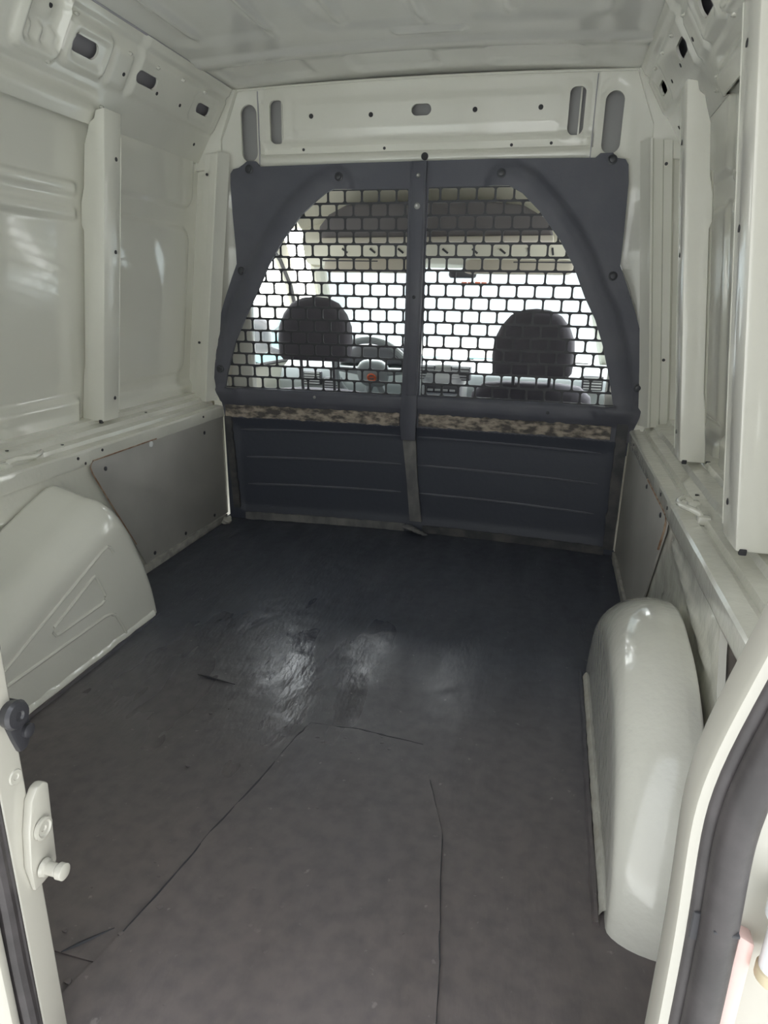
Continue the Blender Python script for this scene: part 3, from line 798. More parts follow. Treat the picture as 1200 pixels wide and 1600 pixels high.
# ================================================================== WHEEL ARCHES
def make_arch(side):
    s = -1 if side == 'left' else 1
    xi = 0.590 if s < 0 else 0.655
    yc, ry, hz, pw = (1.235, 0.42, 0.475, 1.85) if s < 0 else (1.225, 0.42, 0.358, 2.0)
    root = empty('wheel_arch', (s * 0.73, yc, 0.0),
                 'white painted wheel arch with pressed triangle, beside the left grey board' if s < 0 else 'glossy white wheel arch box against the right wall, nearest the open door',
                 'wheel arch', 'wheel arches')
    n = 56
    r = 0.105 if s < 0 else 0.10
    if s < 0:
        # top falls away towards the rear doors
        ctl = [(1.660, 0.0), (1.648, 0.10), (1.612, 0.22), (1.572, 0.32), (1.538, 0.385), (1.495, 0.420), (1.44, 0.415), (1.28, 0.352), (1.05, 0.265), (0.88, 0.19), (0.83, 0.11), (0.815, 0.0)]
        for _ in range(3):
            q = [ctl[0]]
            for a, b in zip(ctl[:-1], ctl[1:]):
                q += [(a[0] * .75 + b[0] * .25, a[1] * .75 + b[1] * .25), (a[0] * .25 + b[0] * .75, a[1] * .25 + b[1] * .75)]
            ctl = q + [ctl[-1]]
    else:
        ctl = []
        for i in range(161):
            a = PI * i / 160; c, sn = math.cos(a), math.sin(a)
            ctl.append((yc + ry * math.copysign(abs(c) ** (2 / pw), c), hz * abs(sn) ** (2 / pw)))
    cl = [0.0]
    for a, b in zip(ctl[:-1], ctl[1:]): cl.append(cl[-1] + math.dist(a, b))
    def prof(t, off):
        y = float(np.interp(t * cl[-1], cl, [p[0] for p in ctl])); z = float(np.interp(t * cl[-1], cl, [p[1] for p in ctl]))
        return yc + (y - yc) * (1 - off * 0.42 / ry), z * (1 - off / 0.40)
    xw = 0.786
    secs = [(xw + 0.003, 0.02), (xw, 0.0)] if s < 0 else [(xw, 0.10), (xw - 0.003, 0.02)]
    for x in np.linspace(xw - 0.006, xi + r, 7): secs.append((x, 0.022 * ((xw - x) / (xw - xi - r)) if s < 0 else 0.006 * abs(x - xw + 0.05) / 0.05))
    e0 = secs[-1][1]
    for k in range(1, 9):
        a = PI / 2 * k / 8
        secs.append((xi + r - r * math.sin(a), e0 + r * (1 - math.cos(a))))
    r_in = e0 + r
    vs, fs = [], []
    for x, off in secs:
        for i in range(n + 1):
            y, z = prof(i / n, off)
            # keep the foot on the floor
            k = 0.0018 * noise.noise((x * 12, y * 7, z * 7 + s * 5))
            vs.append((s * (x + k), y, z + k - 0.004))
    L = n + 1
    for j in range(len(secs) - 1):
        for i in range(n):
            fs.append((j * L + i, j * L + i + 1, (j + 1) * L + i + 1, (j + 1) * L + i))
    # inner face: rings towards the centre of the foot
    base = (len(secs) - 1) * L
    prev = base
    for k in range(1, 10):
        t = 1 - k / 9.0
        st = len(vs)
        for i in range(n + 1):
            y, z = prof(i / n, r_in)
            yy_, zz_ = yc + (y - yc) * (t if k < 9 else 0.0), z * (t if k < 9 else 0.0)
            if k < 9: yy_, zz_ = yc + (y - yc) * (0.02 + 0.98 * t), z * t
            vs.append((s * (xi + 0.0), yy_, zz_ - 0.004))
        for i in range(n):
            fs.append((prev + i, prev + i + 1, st + i + 1, st + i))
        prev = st
    raw('arch_shell', vs, fs, M['brushed'] if s > 0 else M['paint'], root, True, 2.0)
    # ragged painted foot flange
    pts = []
    k = 0
    y = yc - ry + 0.06
    vs, fs = [], []
    while y < yc + ry - 0.055:
        q = 0.003 * noise.noise((y * 40, s, 0)); q2 = 0.005 * noise.noise((y * 23, s, 4))
        vs += [(s * (xi - 0.008 + q), y, 0.0), (s * (xi - 0.004 + q * .5), y, 0.010 + q2 * .6), (s * (xi + 0.002), y, 0.016 + q2)]
        if k:
            b0 = (k - 1) * 3
            fs += [(b0, b0 + 1, b0 + 4, b0 + 3), (b0 + 1, b0 + 2, b0 + 5, b0 + 4)]
        k += 1; y += 0.009
    raw('foot_flange', vs, fs, M['sealant'] if s > 0 else M['brushed'], root, True, 2.0)
    # pressed lines on the inner face
    if s > 0: return root
    tri = [(1.350, 0.220), (1.197, 0.158), (1.192, 0.148), (1.200, 0.136), (1.215, 0.134), (1.373, 0.138), (1.386, 0.143), (1.390, 0.155), (1.386, 0.167), (1.366, 0.214), (1.358, 0.222)]
    tube('pressed_triangle', [(s * (xi + 0.0012), a, b) for a, b in tri], 0.0052, M['paint'], root, 8, closed=True)
    tube('pressed_line', [(s * (xi + 0.0012), a, b) for a, b in ((0.98, 0.112), (1.045, 0.136), (1.25, 0.217), (1.40, 0.276), (1.42, 0.281), (1.433, 0.274), (1.443, 0.256))], 0.0048, M['paint'], root, 8)
    tube('pressed_line', [(s * (xi + 0.0012), a, b) for a, b in ((0.98, 0.094), (1.048, 0.096), (1.38, 0.098), (1.405, 0.094), (1.424, 0.081), (1.445, 0.04), (1.462, 0.002))], 0.0052, M['paint'], root, 8)
    return root
make_arch('left')
make_arch('right')

# ================================================================== BOARDS
def make_board(poly, s, x, m, label, th=0.006, screws=(), rusty=True):
    root = empty('side_board', (s * x, sum(p[0] for p in poly) / len(poly), 0.02), label, 'panel', 'lower wall boards')
    prism('board', poly, lambda u, v, d: (s * (x - d), u, v), th, m, root, 0.002)
    for y, z in screws:
        lathe('screw', [(-0.002, 0.007), (0.002, 0.007), (0.004, 0.003)], (s * (x - th), y, z), (-s, 0, 0), M['blackbolt'], root, 12)
    return root
bL = make_board([(1.660, 0.440), (1.648, 0.425), (1.655, 0.40), (1.88, 0.025), (2.492, 0.025), (2.494, 0.440)], -1, 0.795, M['board'],
                'smooth grey hardboard panel on the left wall between arch and partition', screws=((1.715, 0.405), (2.33, 0.40), (1.93, 0.05), (2.14, 0.05), (2.37, 0.05)))
tube('rust_edge', [(-0.789, a, b) for a, b in ((1.83, 0.118), (1.74, 0.262), (1.655, 0.403), (1.648, 0.425), (1.662, 0.4415), (1.78, 0.4415), (2.0, 0.4415))], 0.0022, M['rust'], bL, 6)
lathe('white_plug', [(0, 0.011), (0.003, 0.010), (0.005, 0.004)], (-0.789, 1.965, 0.430), (1, 0, 0), M['cap'], bL, 12)
bR = make_board([(1.612, 0.440), (1.600, 0.425), (1.605, 0.40), (1.84, 0.025), (2.492, 0.025), (2.492, 0.440)], 1, 0.797, M['board'],
                'streaky grey hardboard panel on the right wall between arch and partition', screws=((1.68, 0.42), (1.95, 0.42), (1.9, 0.04)))
tube('rust_edge', [(0.790, a, b) for a, b in ((1.64, 0.345), (1.605, 0.403), (1.600, 0.425), (1.614, 0.4415), (1.75, 0.4415), (1.95, 0.4415))], 0.0028, M['rust'], bR, 6)
for s in (1, -1):
    b = make_board([(0.52, 0.01), (0.52, 0.438), (1.12, 0.438), (1.12, 0.01)], s, 0.822, M['brownboard'],
                   'dark brown bare board behind the cut-out %s' % ('right of the nearest white arch' if s > 0 else 'beside the left arch, by the closed door'), rusty=False)
    tube('rust_edge', [(s * 0.813, a, c) for a, c in ((1.03, 0.425), (1.06, 0.434), (1.08, 0.434), (1.095, 0.425))], 0.006, M['rust'], b, 6)

# ================================================================== BULKHEAD
def YB(x, z):
    return 2.500 + 0.055 * (1 - np.clip((x - 0.0) / 0.80, -1, 1) ** 2) * np.clip(1 - z / 1.30, 0, 1)
bulk = empty('bulkhead', (0, 2.5, 0.0), 'black steel partition with arched grille windows at the front of the load bay', 'partition')
outer_o = [(-0.592, 1.356), (-0.608, 1.374), (-0.643, 1.374), (-0.658, 1.364), (-0.676, 1.354), (-0.697, 1.350), (-0.709, 1.335), (-0.711, 1.301), (-0.709, 1.209), (-0.702, 1.077), (-0.702, 1.025), (-0.726, 0.973),
           (-0.762, 0.886), (-0.794, 0.797), (-0.810, 0.727), (-0.817, 0.677), (-0.818, 0.613), (-0.806, 0.548), (-0.788, 0.46), (-0.781, 0.329), (-0.772, 0.137), (-0.765, 0.0),
           (0.788, 0.0), (0.790, 0.226), (0.790, 0.44), (0.815, 0.53), (0.821, 0.593), (0.820, 0.666), (0.814, 0.710), (0.796, 0.781), (0.759, 0.878), (0.721, 0.966), (0.691, 1.030), (0.690, 1.132), (0.686, 1.285), (0.679, 1.335), (0.668, 1.351),
           (0.642, 1.355), (0.628, 1.370), (0.589, 1.370), (0.574, 1.357), (0.25, 1.362), (0.0, 1.361), (-0.25, 1.360)]
opL = [(-0.040, 1.275), (-0.309, 1.276), (-0.336, 1.266), (-0.371, 1.242), (-0.434, 1.192), (-0.507, 1.109), (-0.568, 1.020), (-0.615, 0.929), (-0.669, 0.834), (-0.715, 0.744), (-0.758, 0.615), (-0.770, 0.557), (-0.048, 0.557)]
opR = [(0.030, 1.279), (0.304, 1.279), (0.351, 1.255), (0.412, 1.199), (0.487, 1.109), (0.541, 1.025), (0.586, 0.929), (0.629, 0.855), (0.664, 0.769), (0.698, 0.661), (0.724, 0.560), (0.016, 0.560)]
arcL = opL[1:-1]; arcR = opR[1:-1]
def fbulk(P, wd):
    x, z = P[:, 0], P[:, 1]
    d = np.minimum(seg_dist(P, arcL), seg_dist(P, arcR))
    h = 0.014 * (1 - sst(0.062, 0.080, d)) * sst(0.50, 0.545, z)
    h += 0.004 * np.exp(-((d - 0.03) / 0.02) ** 2) * sst(0.50, 0.545, z)
    # frame rail under the windows, lower panel stepped back
    h += 0.012 * band(z, 0.505, 0.55, 0.012)
    h -= 0.012 * (1 - sst(0.40, 0.425, z)) * rrect(x, z, -0.745, 0.745, 0.045, 0.60, 0.03, 0.01)
    out = np.zeros((len(P), 3)); out[:, 0] = x; out[:, 2] = z
    out[:, 1] = YB(x, z) - h + wd
    return out
up_o = [p for p in outer_o if p[1] >= 0.45]
i0 = up_o.index((-0.788, 0.46))
up_o = up_o[:i0 + 1] + [(-0.786, 0.432), (0.790, 0.432)] + up_o[i0 + 1:]
low_o = [(-0.788, 0.434), (-0.787, 0.329), (-0.786, 0.137), (-0.785, 0.0), (0.790, 0.0), (0.790, 0.226), (0.790, 0.434)]
sheet('panel', up_o, [opL, opR], fbulk, 0.0125, 0.012, M['black'], bulk, 0.9)
sheet('lower_panel', low_o, [], fbulk, 0.02, 0.012, M['blacklow'], bulk, 0.9)
for zc in (0.383, 0.267, 0.150):
    for x0, x1 in ((-0.725 if zc > 0.3 else -0.705, -0.05), (0.015, 0.705)):
        xs = np.linspace(x0, x1, 16)
        P = np.array([(x, zc + 0.012 * (1 - (x / 0.75) ** 2)) for x in xs])
        q = fbulk(P, -0.0005)
        tube('pressed_rib', [tuple(p) for p in q], [0.001] + [0.0042] * 14 + [0.001], M['riblit'], bulk, 8)
# woven-look grille: staggered rounded windows in a thin sheet
def grille(op, sgn):
    P = np.array(op); x0, z0 = P.min(0); x1, z1 = P.max(0)
    pz, px_ = 0.0448, 0.0630
    nrow = int(round((z1 - z0) / pz)); pz = (z1 - z0) / nrow
    bar = 0.0072
    xin = -0.038 if sgn < 0 else 0.022
    vs, fs = [], []
    for r in range(nrow):
        za = z0 + r * pz; zb = za + pz
        off = (0.5 if r % 2 else 0.0) * px_ + (0.030 if sgn > 0 else 0.026)
        k = -1
        while True:
            a = off + (k) * px_; b = a + px_
            k += 1
            if a > 0.82: break
            a_, b_ = max(a, 0.012), b
            if b_ <= a_ + 0.012: continue
            xa, xb = (xin + a_ - 0.012, xin + b_ - 0.012) if sgn > 0 else (xin - b_ + 0.012, xin - a_ + 0.012)
            # keep cells that reach the opening or lie just under the frame
            cc = np.array([(xa, za), (xb, za), (xa, zb), (xb, zb), ((xa + xb) / 2, (za + zb) / 2)])
            if not in_poly(cc + 1e-4, op).any(): continue
            hole = stadium((xa + xb) / 2, (za + zb) / 2, (xb - xa) - bar, (zb - za) - bar, 2, 0.0065)
            n = len(hole)
            cx, cz = (xa + xb) / 2, (za + zb) / 2
            rim = []
            for hx, hz in hole:
                dx, dz = hx - cx, hz - cz
                t = min((xb - xa) / 2 / abs(dx) if abs(dx) > 1e-9 else 1e9, (zb - za) / 2 / abs(dz) if abs(dz) > 1e-9 else 1e9)
                rim.append((cx + dx * t, cz + dz * t))
            o = len(vs)
            yq = lambda x, z, d: float(YB(np.float64(x), np.float64(z))) + 0.003 + d
            vs += [(x, yq(x, z, 0), z) for x, z in rim] + [(x, yq(x, z, 0), z) for x, z in hole] + [(x, yq(x, z, 0.004), z) for x, z in hole] + [(x, yq(x, z, 0.004), z) for x, z in rim]
            for i in range(n):
                j = (i + 1) % n
                fs += [(o + i, o + j, o + n + j, o + n + i), (o + n + i, o + n + j, o + 2 * n + j, o + 2 * n + i), (o + 2 * n + i, o + 2 * n + j, o + 3 * n + j, o + 3 * n + i)]
            # fill the corners left by projecting the hole to the rim
            for qx, qz in ((xa, za), (xb, za), (xb, zb), (xa, zb)):
                cand = sorted(range(n), key=lambda i: math.dist(rim[i], (qx, qz)))[:2]
                o2 = len(vs)
                vs += [(qx, yq(qx, qz, 0), qz)]
                fs.append((o + cand[0], o + cand[1], o2))
    return raw('grille', vs, fs, M['mesh'], bulk, False)
grille(opL, -1)
grille(opR, 1)
# centre post over the join
def yb(x, z): return float(YB(np.float64(x), np.float64(z)))
post = [(-0.030, 1.358), (0.026, 1.359), (0.024, 1.28), (0.020, 0.97), (0.013, 0.557), (0.010, 0.44), (0.010, 0.385), (-0.046, 0.385), (-0.052, 0.443), (-0.047, 0.602), (-0.036, 0.969), (-0.031, 1.284)]
prism('centre_post', post, lambda u, v, d: (u, yb(u, v) - 0.022 + d, v), 0.018, M['black'], bulk, 0.003)
prism('post_cover', [(-0.022, 1.355), (0.020, 1.355), (0.008, 0.56), (-0.030, 0.56)], lambda u, v, d: (u, yb(u, v) - 0.026 + d, v), 0.006, M['black'], bulk, 0.002)
for x, z, m_, r in ((-0.002, 1.312, 'steel', 0.0075), (-0.003, 1.217, 'steel', 0.0105), (-0.007, 0.917, 'blackbolt', 0.006)):
    lathe('rivet', [(0, r), (0.002, r), (0.004, r * 0.6), (0.003, r * 0.4)], (x, yb(x, z) - 0.0255, z), (0, -1, 0), M[m_], bulk, 14)
for x, z in ((-0.288, 1.315), (-0.683, 1.000), (-0.785, 0.630), (0.278, 1.315), (0.671, 0.997), (0.797, 0.630), (-0.634, 1.348), (0.628, 1.350)):
    p = fbulk(np.array([[x, z]]), 0)[0]
    lathe('bolt', [(-0.004, 0.0155), (0.002, 0.0155), (0.003, 0.012), (0.004, 0.010), (0.010, 0.0095), (0.011, 0.007)], (p[0], p[1], p[2]), (0, -1, 0), M['blackbolt'], bulk, 16)
for x, z in ((-0.399, 0.533), (0.5, 0.525)):
    p = fbulk(np.array([[x, z]]), 0)[0]
    lathe('rivet', [(-0.001, 0.006), (0.003, 0.006), (0.005, 0.003)], (p[0], p[1], p[2]), (0, -1, 0), M['steel' if x < 0 else 'blackbolt'], bulk, 12)
# crumbling brown strips below the windows
def ragged(x0, x1, z0, z1, th, amp, seed, slope=0.0, step=0.012):
    top, bot = [], []
    x = x0
    while x <= x1 + 1e-6:
        t = (x - x0) / max(1e-6, x1 - x0)
        top.append((x, z1 + slope * t + amp * noise.noise((x * 34, seed, 0)) + amp * .5 * noise.noise((x * 110, seed, 3))))
        bot.append((x, z0 + slope * t + amp * noise.noise((x * 30, seed, 9)) + amp * .5 * noise.noise((x * 120, seed, 7))))
        x += step
    return top + bot[::-1]
def lump_strip(name, poly, m, th, h0, step, lump=0.002):
    def f(P, wd):
        out = np.zeros((len(P), 3)); out[:, 0] = P[:, 0]; out[:, 2] = P[:, 1]
        nz = np.array([noise.noise((a * 45, b * 45, 1.7)) for a, b in P])
        out[:, 1] = YB(P[:, 0], P[:, 1]) - h0 - lump * nz + wd
        return out
    return sheet(name, poly, [], f, step, th, m, bulk, 0.9)
lump_strip('brown_strip', ragged(-0.778, -0.058, 0.438, 0.486, 0, 0.006, 1.0, 0.0), M['foam'], 0.014, 0.008, 0.010, 0.003)
lump_strip('brown_strip', ragged(0.018, 0.728, 0.440, 0.488, 0, 0.006, 5.0, 0.0), M['foam'], 0.014, 0.008, 0.010, 0.003)
# scuffed metal strips framing the lower panel
vp_ = [(-0.044, 0.386), (0.008, 0.389), (0.020, 0.22), (0.040, 0.045), (-0.008, 0.045), (-0.022, 0.20)]
lump_strip('upright_strip', densify(vp_, 0.03), M['scuff'], 0.014, 0.006, 0.014, 0.001)
lump_strip('foot_strip', ragged(-0.715, -0.02, -0.002, 0.030, 0, 0.003, 8.0, 0.0), M['scuff'], 0.02, 0.006, 0.014, 0.001)
lump_strip('foot_strip', ragged(0.045, 0.755, -0.002, 0.030, 0, 0.003, 12.0, 0.0), M['scuffdark'], 0.02, 0.006, 0.014, 0.001)
def zrag(x0, x1, zt, zb, shift, seed):
    L_, R_ = [], []
    z = zt
    while z > zb:
        t = (zt - z) / (zt - zb)
        L_.append((x0 + shift * t, z)); R_.append((x1 + shift * t + 0.006 * noise.noise((z * 30, seed, 0)) + 0.003 * noise.noise((z * 90, seed, 2)), z))
        z -= 0.014
    return L_, R_
a, b = zrag(-0.783, -0.755, 0.44, 0.045, 0.02, 3.0)
lump_strip('side_strip', a + b[::-1], M['scuffdark'], 0.012, 0.010, 0.012, 0.002)
a, b = zrag(0.782, 0.745, 0.50, 0.02, 0.004, 6.0)
lump_strip('side_strip', a + b[::-1], M['scuffdark'], 0.012, 0.010, 0.012, 0.002)

# ================================================================== CAB
# shell: liner, doors, glass
def fcl(u, v): return None
trim = grid('trim_1', np.linspace(-0.78, 0.78, 24), np.linspace(0, 1, 22),
            lambda x, t: (x * (1 - 0.18 * t), 2.57 + 0.70 * t, 1.46 - 0.06 * t - 0.28 * t ** 4 - 0.10 * abs(x / 0.78) ** 4), M['cream'])
tag(trim, kind='structure')
raw('outer_skin', [(-0.95, 2.55, 1.66), (0.95, 2.55, 1.66), (0.80, 3.30, 1.22), (-0.80, 3.30, 1.22)], [(0, 1, 2, 3)], M['outer'], trim)
# windscreen header with vent ticks
hd = prism('header_trim', [(3.10, 1.155), (3.13, 1.085), (3.16, 1.06), (3.24, 1.045), (3.27, 1.06), (3.30, 1.24), (3.18, 1.30)], lambda u, v, d: (-0.66 + d, u, v), 1.32, M['cream'], trim, 0.006)
for x in (-0.46, -0.33, -0.20, 0.0, 0.13, 0.25, 0.36, 0.46):
    box('tick', (-0.028, -0.004, -0.004), (0.028, 0.004, 0.004), M['cavity_dark'], trim, 0.001,
        mtx=Matrix.Translation((x, 3.118, 1.112)) @ Matrix.Rotation(0.45, 4, 'X') @ Matrix.Rotation(0.7 if x < 0.3 else 1.4, 4, 'Y') @ Matrix.Scale(0.55, 4, (1, 0, 0)))
# windscreen
def wscr(u, v):
    z = 1.05 - 0.47 * v; y = 3.25 + 0.72 * v
    hw = 0.62 + 0.16 * v
    return (u * hw, y + 0.10 * (1 - u * u) * (0.4 + 0.6 * v), z)
win = grid('window_1', np.linspace(-1, 1, 16), np.linspace(0, 1, 12), wscr, M['glass'])
tag(win, kind='structure')
for s in (-1, 1):
    p = [wscr(s, t) for t in np.linspace(-0.05, 1.05, 8)]
    tube('a_pillar', [(q[0] + s * 0.015, q[1], q[2]) for q in p], 0.038, M['cream'], win, 10)
for k, (x, z) in enumerate(((0.055, 0.985), (0.085, 0.985), (0.12, 0.986), (0.15, 0.985))):
    vq = (1.05 - z) / 0.47
    p = wscr(x / (0.62 + 0.16 * vq), vq)
    box('windscreen_sticker', (p[0] - 0.013, p[1] - 0.004, p[2] - 0.004), (p[0] + 0.013, p[1] - 0.002, p[2] + 0.004), M['red'], win, 0.0005)
# cab doors with glass
for idx, s in ((2, -1), (3, 1)):
    dr = empty('door_%d' % idx, (s * 0.85, 3.0, 0.0), kind='structure')
    outl = [(2.55, -0.55), (3.95, -0.55), (3.95, 0.56), (3.70, 0.66), (3.30, 1.02), (3.16, 1.13), (2.95, 1.25), (2.55, 1.32)]
    hole = [(2.66, 0.60), (3.55, 0.585), (3.62, 0.64), (3.28, 0.96), (3.10, 1.07), (2.92, 1.14), (2.66, 1.16)]
    def fd(P, wd, s=s):
        out = np.zeros((len(P), 3)); z = P[:, 1]
        out[:, 0] = s * (0.87 - 0.20 * np.clip(z - 0.55, 0, 1) + wd * 1.0); out[:, 1] = P[:, 0]; out[:, 2] = z
        return out
    sheet('door_frame', outl, [hole], fd, 0.08, 0.03, M['cream'], dr)
    raw('door_glass', [tuple(p) for p in fd(np.array(hole), 0.02)], [tuple(range(len(hole)))], M['glass'], dr, False)
    tube('window_seal', [tuple(p) for p in fd(np.array(hole), 0.002)], 0.010, M['rubber'], dr, 6, closed=True)
    # inner B post trim
    prism('post_trim', [(s * 0.80, 0.2), (s * 0.88, 0.2), (s * 0.86, 0.62), (s * 0.80, 1.0), (s * 0.70, 1.3), (s * 0.64, 1.3), (s * 0.74, 1.0), (s * 0.79, 0.62)], lambda u, v, d: (u, 2.57 + d, v), 0.07, M['cream'], dr, 0.006)
    tube('seat_belt', [(s * 0.775, 2.66, 0.98), (s * 0.795, 2.67, 0.8), (s * 0.80, 2.68, 0.6), (s * 0.80, 2.68, 0.3)], 0.010, M['dashdark'], dr, 6)
# overhead shelf
sh = empty('overhead_shelf', (-0.02, 3.02, 1.2), 'dark grey overhead shelf under the cab roof, above the windscreen', 'shelf')
so = [(-0.535, 1.150), (-0.545, 1.200), (-0.50, 1.25), (-0.42, 1.288), (-0.2, 1.300), (0.15, 1.300), (0.33, 1.28), (0.44, 1.22), (0.46, 1.16), (0.2, 1.162), (-0.1, 1.156)]
prism('shelf_front', so, lambda u, v, d: (u, 3.0 + d, v), 0.10, M['shelf'], sh, 0.012, 3)
prism('shelf_lip', [(-0.53, 1.132), (0.46, 1.142), (0.46, 1.165), (-0.53, 1.155)], lambda u, v, d: (u, 2.985 + d, v), 0.12, M['tan'], sh, 0.006)
# sun visors
for s, lab in ((-1, 'beige sun visor folded up above the steering wheel'), (1, 'beige sun visor folded up above the right hand seat')):
    r_ = empty('sun_visor', (s * 0.32, 3.13, 1.06), lab, 'sun visor', 'cab sun visors')
    o_ = stadium(s * 0.32, 0.0, 0.46, 0.11, 5, 0.03)
    pillow('visor_pad', o_, lambda u, v, wd: (u, 3.135 - 0.10 + 0.55 * v * 0.6 + wd * 0.8 + 0.06, 1.047 + v * 0.55 - wd * 0.3), 0.018, M['tan'], r_)
    tube('visor_rod', [(s * 0.57, 3.12, 1.075), (s * 0.56, 3.10, 1.068), (s * 0.3, 3.10, 1.066)], 0.004, M['dashdark'], r_, 6)
# mirror
mr_ = empty('rear_view_mirror', (0.06, 3.20, 1.03), 'small dark rear view mirror at the top of the windscreen', 'mirror')
pillow('mirror_head', stadium(0.075, 1.018, 0.125, 0.034, 4, 0.014), lambda u, v, wd: (u, 3.17 + wd, v), 0.03, M['dashdark'], mr_)
tube('mirror_stem', [(0.075, 3.18, 1.02), (0.075, 3.22, 1.045)], 0.008, M['dashdark'], mr_, 8)
# dashboard
db = empty('dashboard', (0, 3.5, 0.3), 'grey moulded dashboard under the windscreen', 'dashboard')
dp = [(3.14, 0.10), (3.12, 0.40), (3.12, 0.52), (3.16, 0.575), (3.24, 0.605), (3.45, 0.612), (3.70, 0.60), (3.98, 0.57), (3.98, 0.10)]
prism('dash_body', dp, lambda u, v, d: (-0.80 + d, u, v), 1.60, M['dash'], db, 0.012, 3)
pillow('instrument_hood', [(-0.52, 0.60), (-0.50, 0.66), (-0.44, 0.695), (-0.30, 0.70), (-0.18, 0.69), (-0.12, 0.65), (-0.11, 0.60)], lambda u, v, wd: (u, 3.26 + wd, v), 0.22, M['dashdark'], db)
pillow('centre_console', [(-0.09, 0.30), (0.13, 0.30), (0.13, 0.58), (0.11, 0.63), (-0.07, 0.63), (-0.09, 0.58)], lambda u, v, wd: (u, 3.12 + wd, v), 0.10, M['silver'], db)
box('radio', (-0.055, 3.062, 0.50), (0.10, 3.072, 0.54), M['dashdark'], db, 0.003)
for k in range(4):
    box('radio_key', (-0.045 + 0.034 * k, 3.056, 0.508), (-0.020 + 0.034 * k, 3.063, 0.518), M['silver'], db, 0.001)
for (x, z) in ((-0.62, 0.535), (-0.06, 0.59), (0.10, 0.59), (0.68, 0.57), (-0.52, 0.51)):
    v_ = box('vent', (x - 0.045, 3.075 if abs(x) < 0.2 else 3.10, z - 0.032), (x + 0.045, 3.13, z + 0.032), M['dashdark'], db, 0.006)
    for k in range(5):
        box('slat', (x - 0.038, 3.069 if abs(x) < 0.2 else 3.094, z - 0.026 + 0.012 * k), (x + 0.038, 3.078 if abs(x) < 0.2 else 3.103, z - 0.020 + 0.012 * k), M['silver'], v_, 0)
box('glove_box', (0.22, 3.105, 0.38), (0.66, 3.125, 0.53), M['dash'], db, 0.008)
# steering wheel
sw = empty('steering_wheel', (-0.30, 3.06, 0.56), 'dark steering wheel seen through the left grille beside the headrest', 'steering wheel')
WM = Matrix.Translation((-0.295, 3.02, 0.575)) @ Matrix.Rotation(math.radians(-62 + 90 + 0), 4, 'X')
rim_pts = [WM @ Vector((0.178 * math.cos(t), 0.0, 0.178 * math.sin(t))) for t in np.linspace(0, 2 * PI, 37)[:-1]]
tube('rim', rim_pts, 0.0155, M['dash'], sw, 10, closed=True)
hub = pillow('hub', stadium(0, 0, 0.15, 0.13, 4, 0.05), lambda u, v, wd: WM @ Vector((u, wd + 0.01, v)), 0.06, M['dash'], sw)
for t in (0.15, PI - 0.15, -PI / 2 - 0.35, -PI / 2 + 0.35):
    tube('spoke', [WM @ Vector((0.05 * math.cos(t), 0.012, 0.05 * math.sin(t))), WM @ Vector((0.175 * math.cos(t), 0, 0.175 * math.sin(t)))], [0.02, 0.012], M['dash'], sw, 8)
tube('emblem', [WM @ Vector((0.018 * math.cos(t), -0.026, 0.018 * math.sin(t))) for t in np.linspace(0, 2 * PI, 17)[:-1]], 0.0045, M['red'], hub, 6, closed=True)
tube('emblem_bar', [WM @ Vector((-0.010, -0.026, 0)), WM @ Vector((0.012, -0.026, 0.001))], 0.003, M['red'], hub, 6)
# seats
def make_seat(x, label, dz, bw, post_gap):
    st = empty('cab_seat', (x, 2.80, -0.1), label, 'seat', 'cab seats')
    hd_o = []
    hw, hb, ht = 0.157, 0.655 + dz, 0.912 + dz
    hd_o = [(-0.135, hb), (0.135, hb), (0.152, hb + 0.02), (hw, hb + 0.08), (0.152, hb + 0.14), (0.130, hb + 0.19), (0.095, hb + 0.232), (0.05, hb + 0.252), (0.0, ht - 0.0),
            (-0.05, hb + 0.252), (-0.095, hb + 0.232), (-0.130, hb + 0.19), (-0.152, hb + 0.14), (-hw, hb + 0.08), (-0.152, hb + 0.02)]
    hr = pillow('headrest', hd_o, lambda u, v, wd: (x + u, 2.725 + wd + 0.05 * (v - 0.7), v), 0.12, M['seat'], st, 10, 3.5)
    for d in (-post_gap, post_gap):
        tube('headrest_post', [(x + d, 2.74, hb + 0.03), (x + d, 2.765, hb - 0.14)], 0.007, M['dashdark'], hr, 8)
    t_ = bw
    so_ = [(-0.20, -0.05), (0.20, -0.05), (0.245, 0.2), (0.25, 0.40), (0.235, t_ - 0.05), (0.19, t_ - 0.01), (0.10, t_), (-0.10, t_), (-0.19, t_ - 0.01), (-0.235, t_ - 0.05), (-0.25, 0.40), (-0.245, 0.2)]
    pillow('seat_back', so_, lambda u, v, wd: (x + u, 2.80 + wd - 0.12 * (v - 0.5), v), 0.13, M['seat'], st, 10, 4)
    pillow('seat_cushion', stadium(x, 3.02, 0.50, 0.48, 4, 0.08), lambda u, v, wd: (u, v, 0.0 + wd), 0.16, M['seat'], st, 8, 3.5)
    box('seat_base', (x - 0.2, 2.80, -0.45), (x + 0.2, 3.20, -0.06), M['dashdark'], st, 0.01)
    return st
make_seat(-0.468, 'charcoal cab seat with domed headrest behind the left grille, in front of the steering wheel', 0.0, 0.53, 0.072)
make_seat(0.425, 'charcoal cab seat with rounded headrest behind the right grille, its backrest top showing', -0.028, 0.60, 0.07)
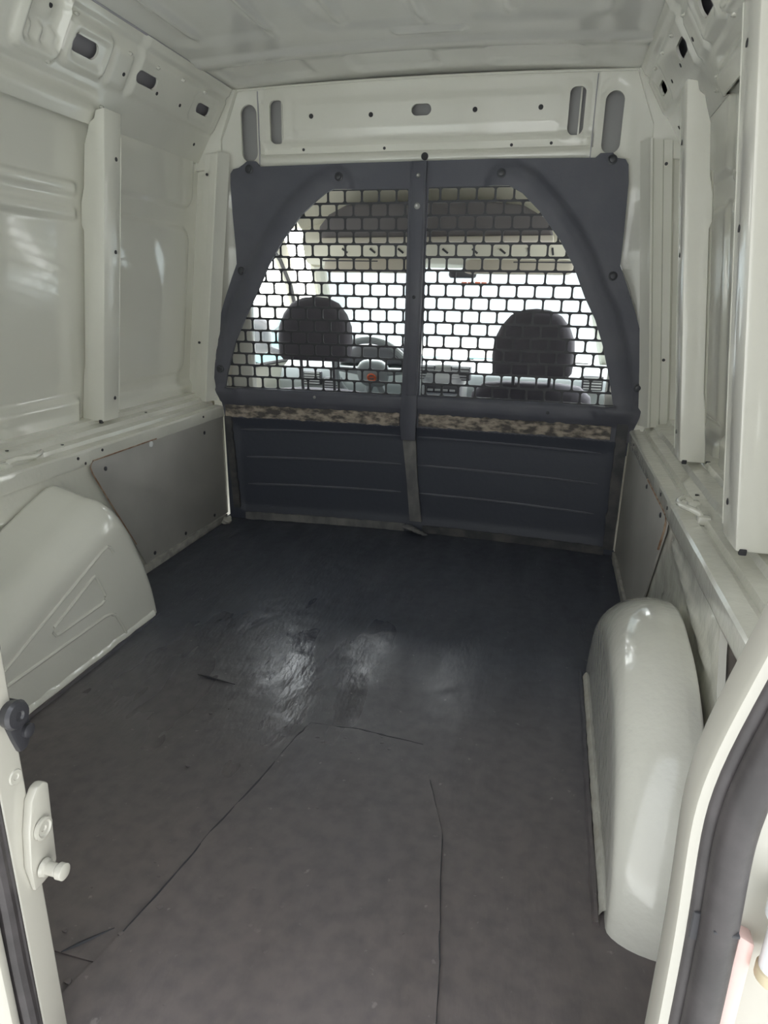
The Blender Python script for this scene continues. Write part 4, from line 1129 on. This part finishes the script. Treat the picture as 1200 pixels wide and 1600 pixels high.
# door mirrors outside the cab
for s in (-1, 1):
    dm = empty('door_mirror', (s * 1.08, 3.5, 0.7), 'outside door mirror beyond the %s cab window' % ('left' if s < 0 else 'right'), 'mirror', 'outside door mirrors')
    pillow('mirror_housing', stadium(s * 1.085, 0.70, 0.15, 0.19, 4, 0.04), lambda u, v, wd: (u, 3.52 + wd, v), 0.10, M['dashdark'], dm)
    tube('mirror_arm', [(s * 1.02, 3.53, 0.63), (s * 0.90, 3.55, 0.59)], 0.02, M['dashdark'], dm, 8)
# cab floor and nose so no light leaks from beneath
cabf = tag(box('trim_2', (-0.95, 2.62, -0.60), (0.95, 4.7, -0.55), M['dashdark'], None, 0.01), kind='structure')
prism('bonnet', [(3.98, 0.55), (4.35, 0.42), (4.62, 0.25), (4.70, -0.1), (4.70, -0.5), (3.98, -0.5)], lambda u, v, d: (-0.85 + d, u, v), 1.70, M['outer'], cabf, 0.03, 3)
box('cab_rear_wall', (-0.92, 2.62, -0.56), (0.92, 2.65, -0.02), M['outer'], cabf, 0.005)

# ================================================================== OUTSIDE
GZ = -0.62
ground = tag(raw('ground', [(-60, -60, GZ), (60, -60, GZ), (60, 60, GZ), (-60, 60, GZ)], [(0, 1, 2, 3)], M['concrete']), kind='structure')
def make_car(x, y, label, rot=0.0):
    c = empty('car', (x, y, GZ), label, 'car', 'cars parked ahead')
    T = Matrix.Translation((x, y, GZ)) @ Matrix.Rotation(rot, 4, 'Z')
    body = [(-1.95, 0.28), (-1.98, 0.60), (-1.90, 0.80), (-1.10, 0.93), (-0.55, 1.38), (0.75, 1.42), (1.45, 1.02), (1.92, 0.95), (2.0, 0.70), (1.98, 0.28)]
    prism('car_body', body, lambda u, v, d: T @ Vector((u, -0.8 + d, v)), 1.6, M['teal'], c, 0.06, 3)
    for poly in ([(-0.95, 0.95), (-0.48, 1.31), (0.05, 1.33), (0.05, 0.96)], [(0.12, 0.96), (0.12, 1.33), (0.70, 1.35), (1.25, 1.00)]):
        prism('car_window', poly, lambda u, v, d: T @ Vector((u, -0.806 + d, v)), 1.612, M['carglass'], c, 0.0)
    for u in (-1.25, 1.25):
        for yy_ in (-0.80, 0.64):
            p = T @ Vector((u, yy_, 0.31))
            lathe('wheel', [(0, 0.18), (0.01, 0.30), (0.15, 0.31), (0.17, 0.18)], tuple(p), tuple(T.to_3x3() @ Vector((0, 1, 0))), M['tyre'], c, 20)
    return c
make_car(-2.9, 11.0, 'pale teal car parked ahead, seen beside the left headrest')
make_car(-0.3, 15.5, 'pale teal car parked farther off, seen through the right grille')
make_car(3.4, 12.5, 'pale teal car parked at the far right, beyond the right headrest')
bld = empty('boundary_wall', (0, 24, GZ), 'long low white wall across the yard ahead of the windscreen', 'wall')
box('wall', (-22, 24, GZ), (22, 24.25, 0.55), M['stucco'], bld, 0.02)
box('coping', (-22.05, 23.95, 0.55), (22.05, 24.30, 0.62), M['stucco'], bld, 0.02)

# sanity: every top-level mesh carries its own label; settings carry kind
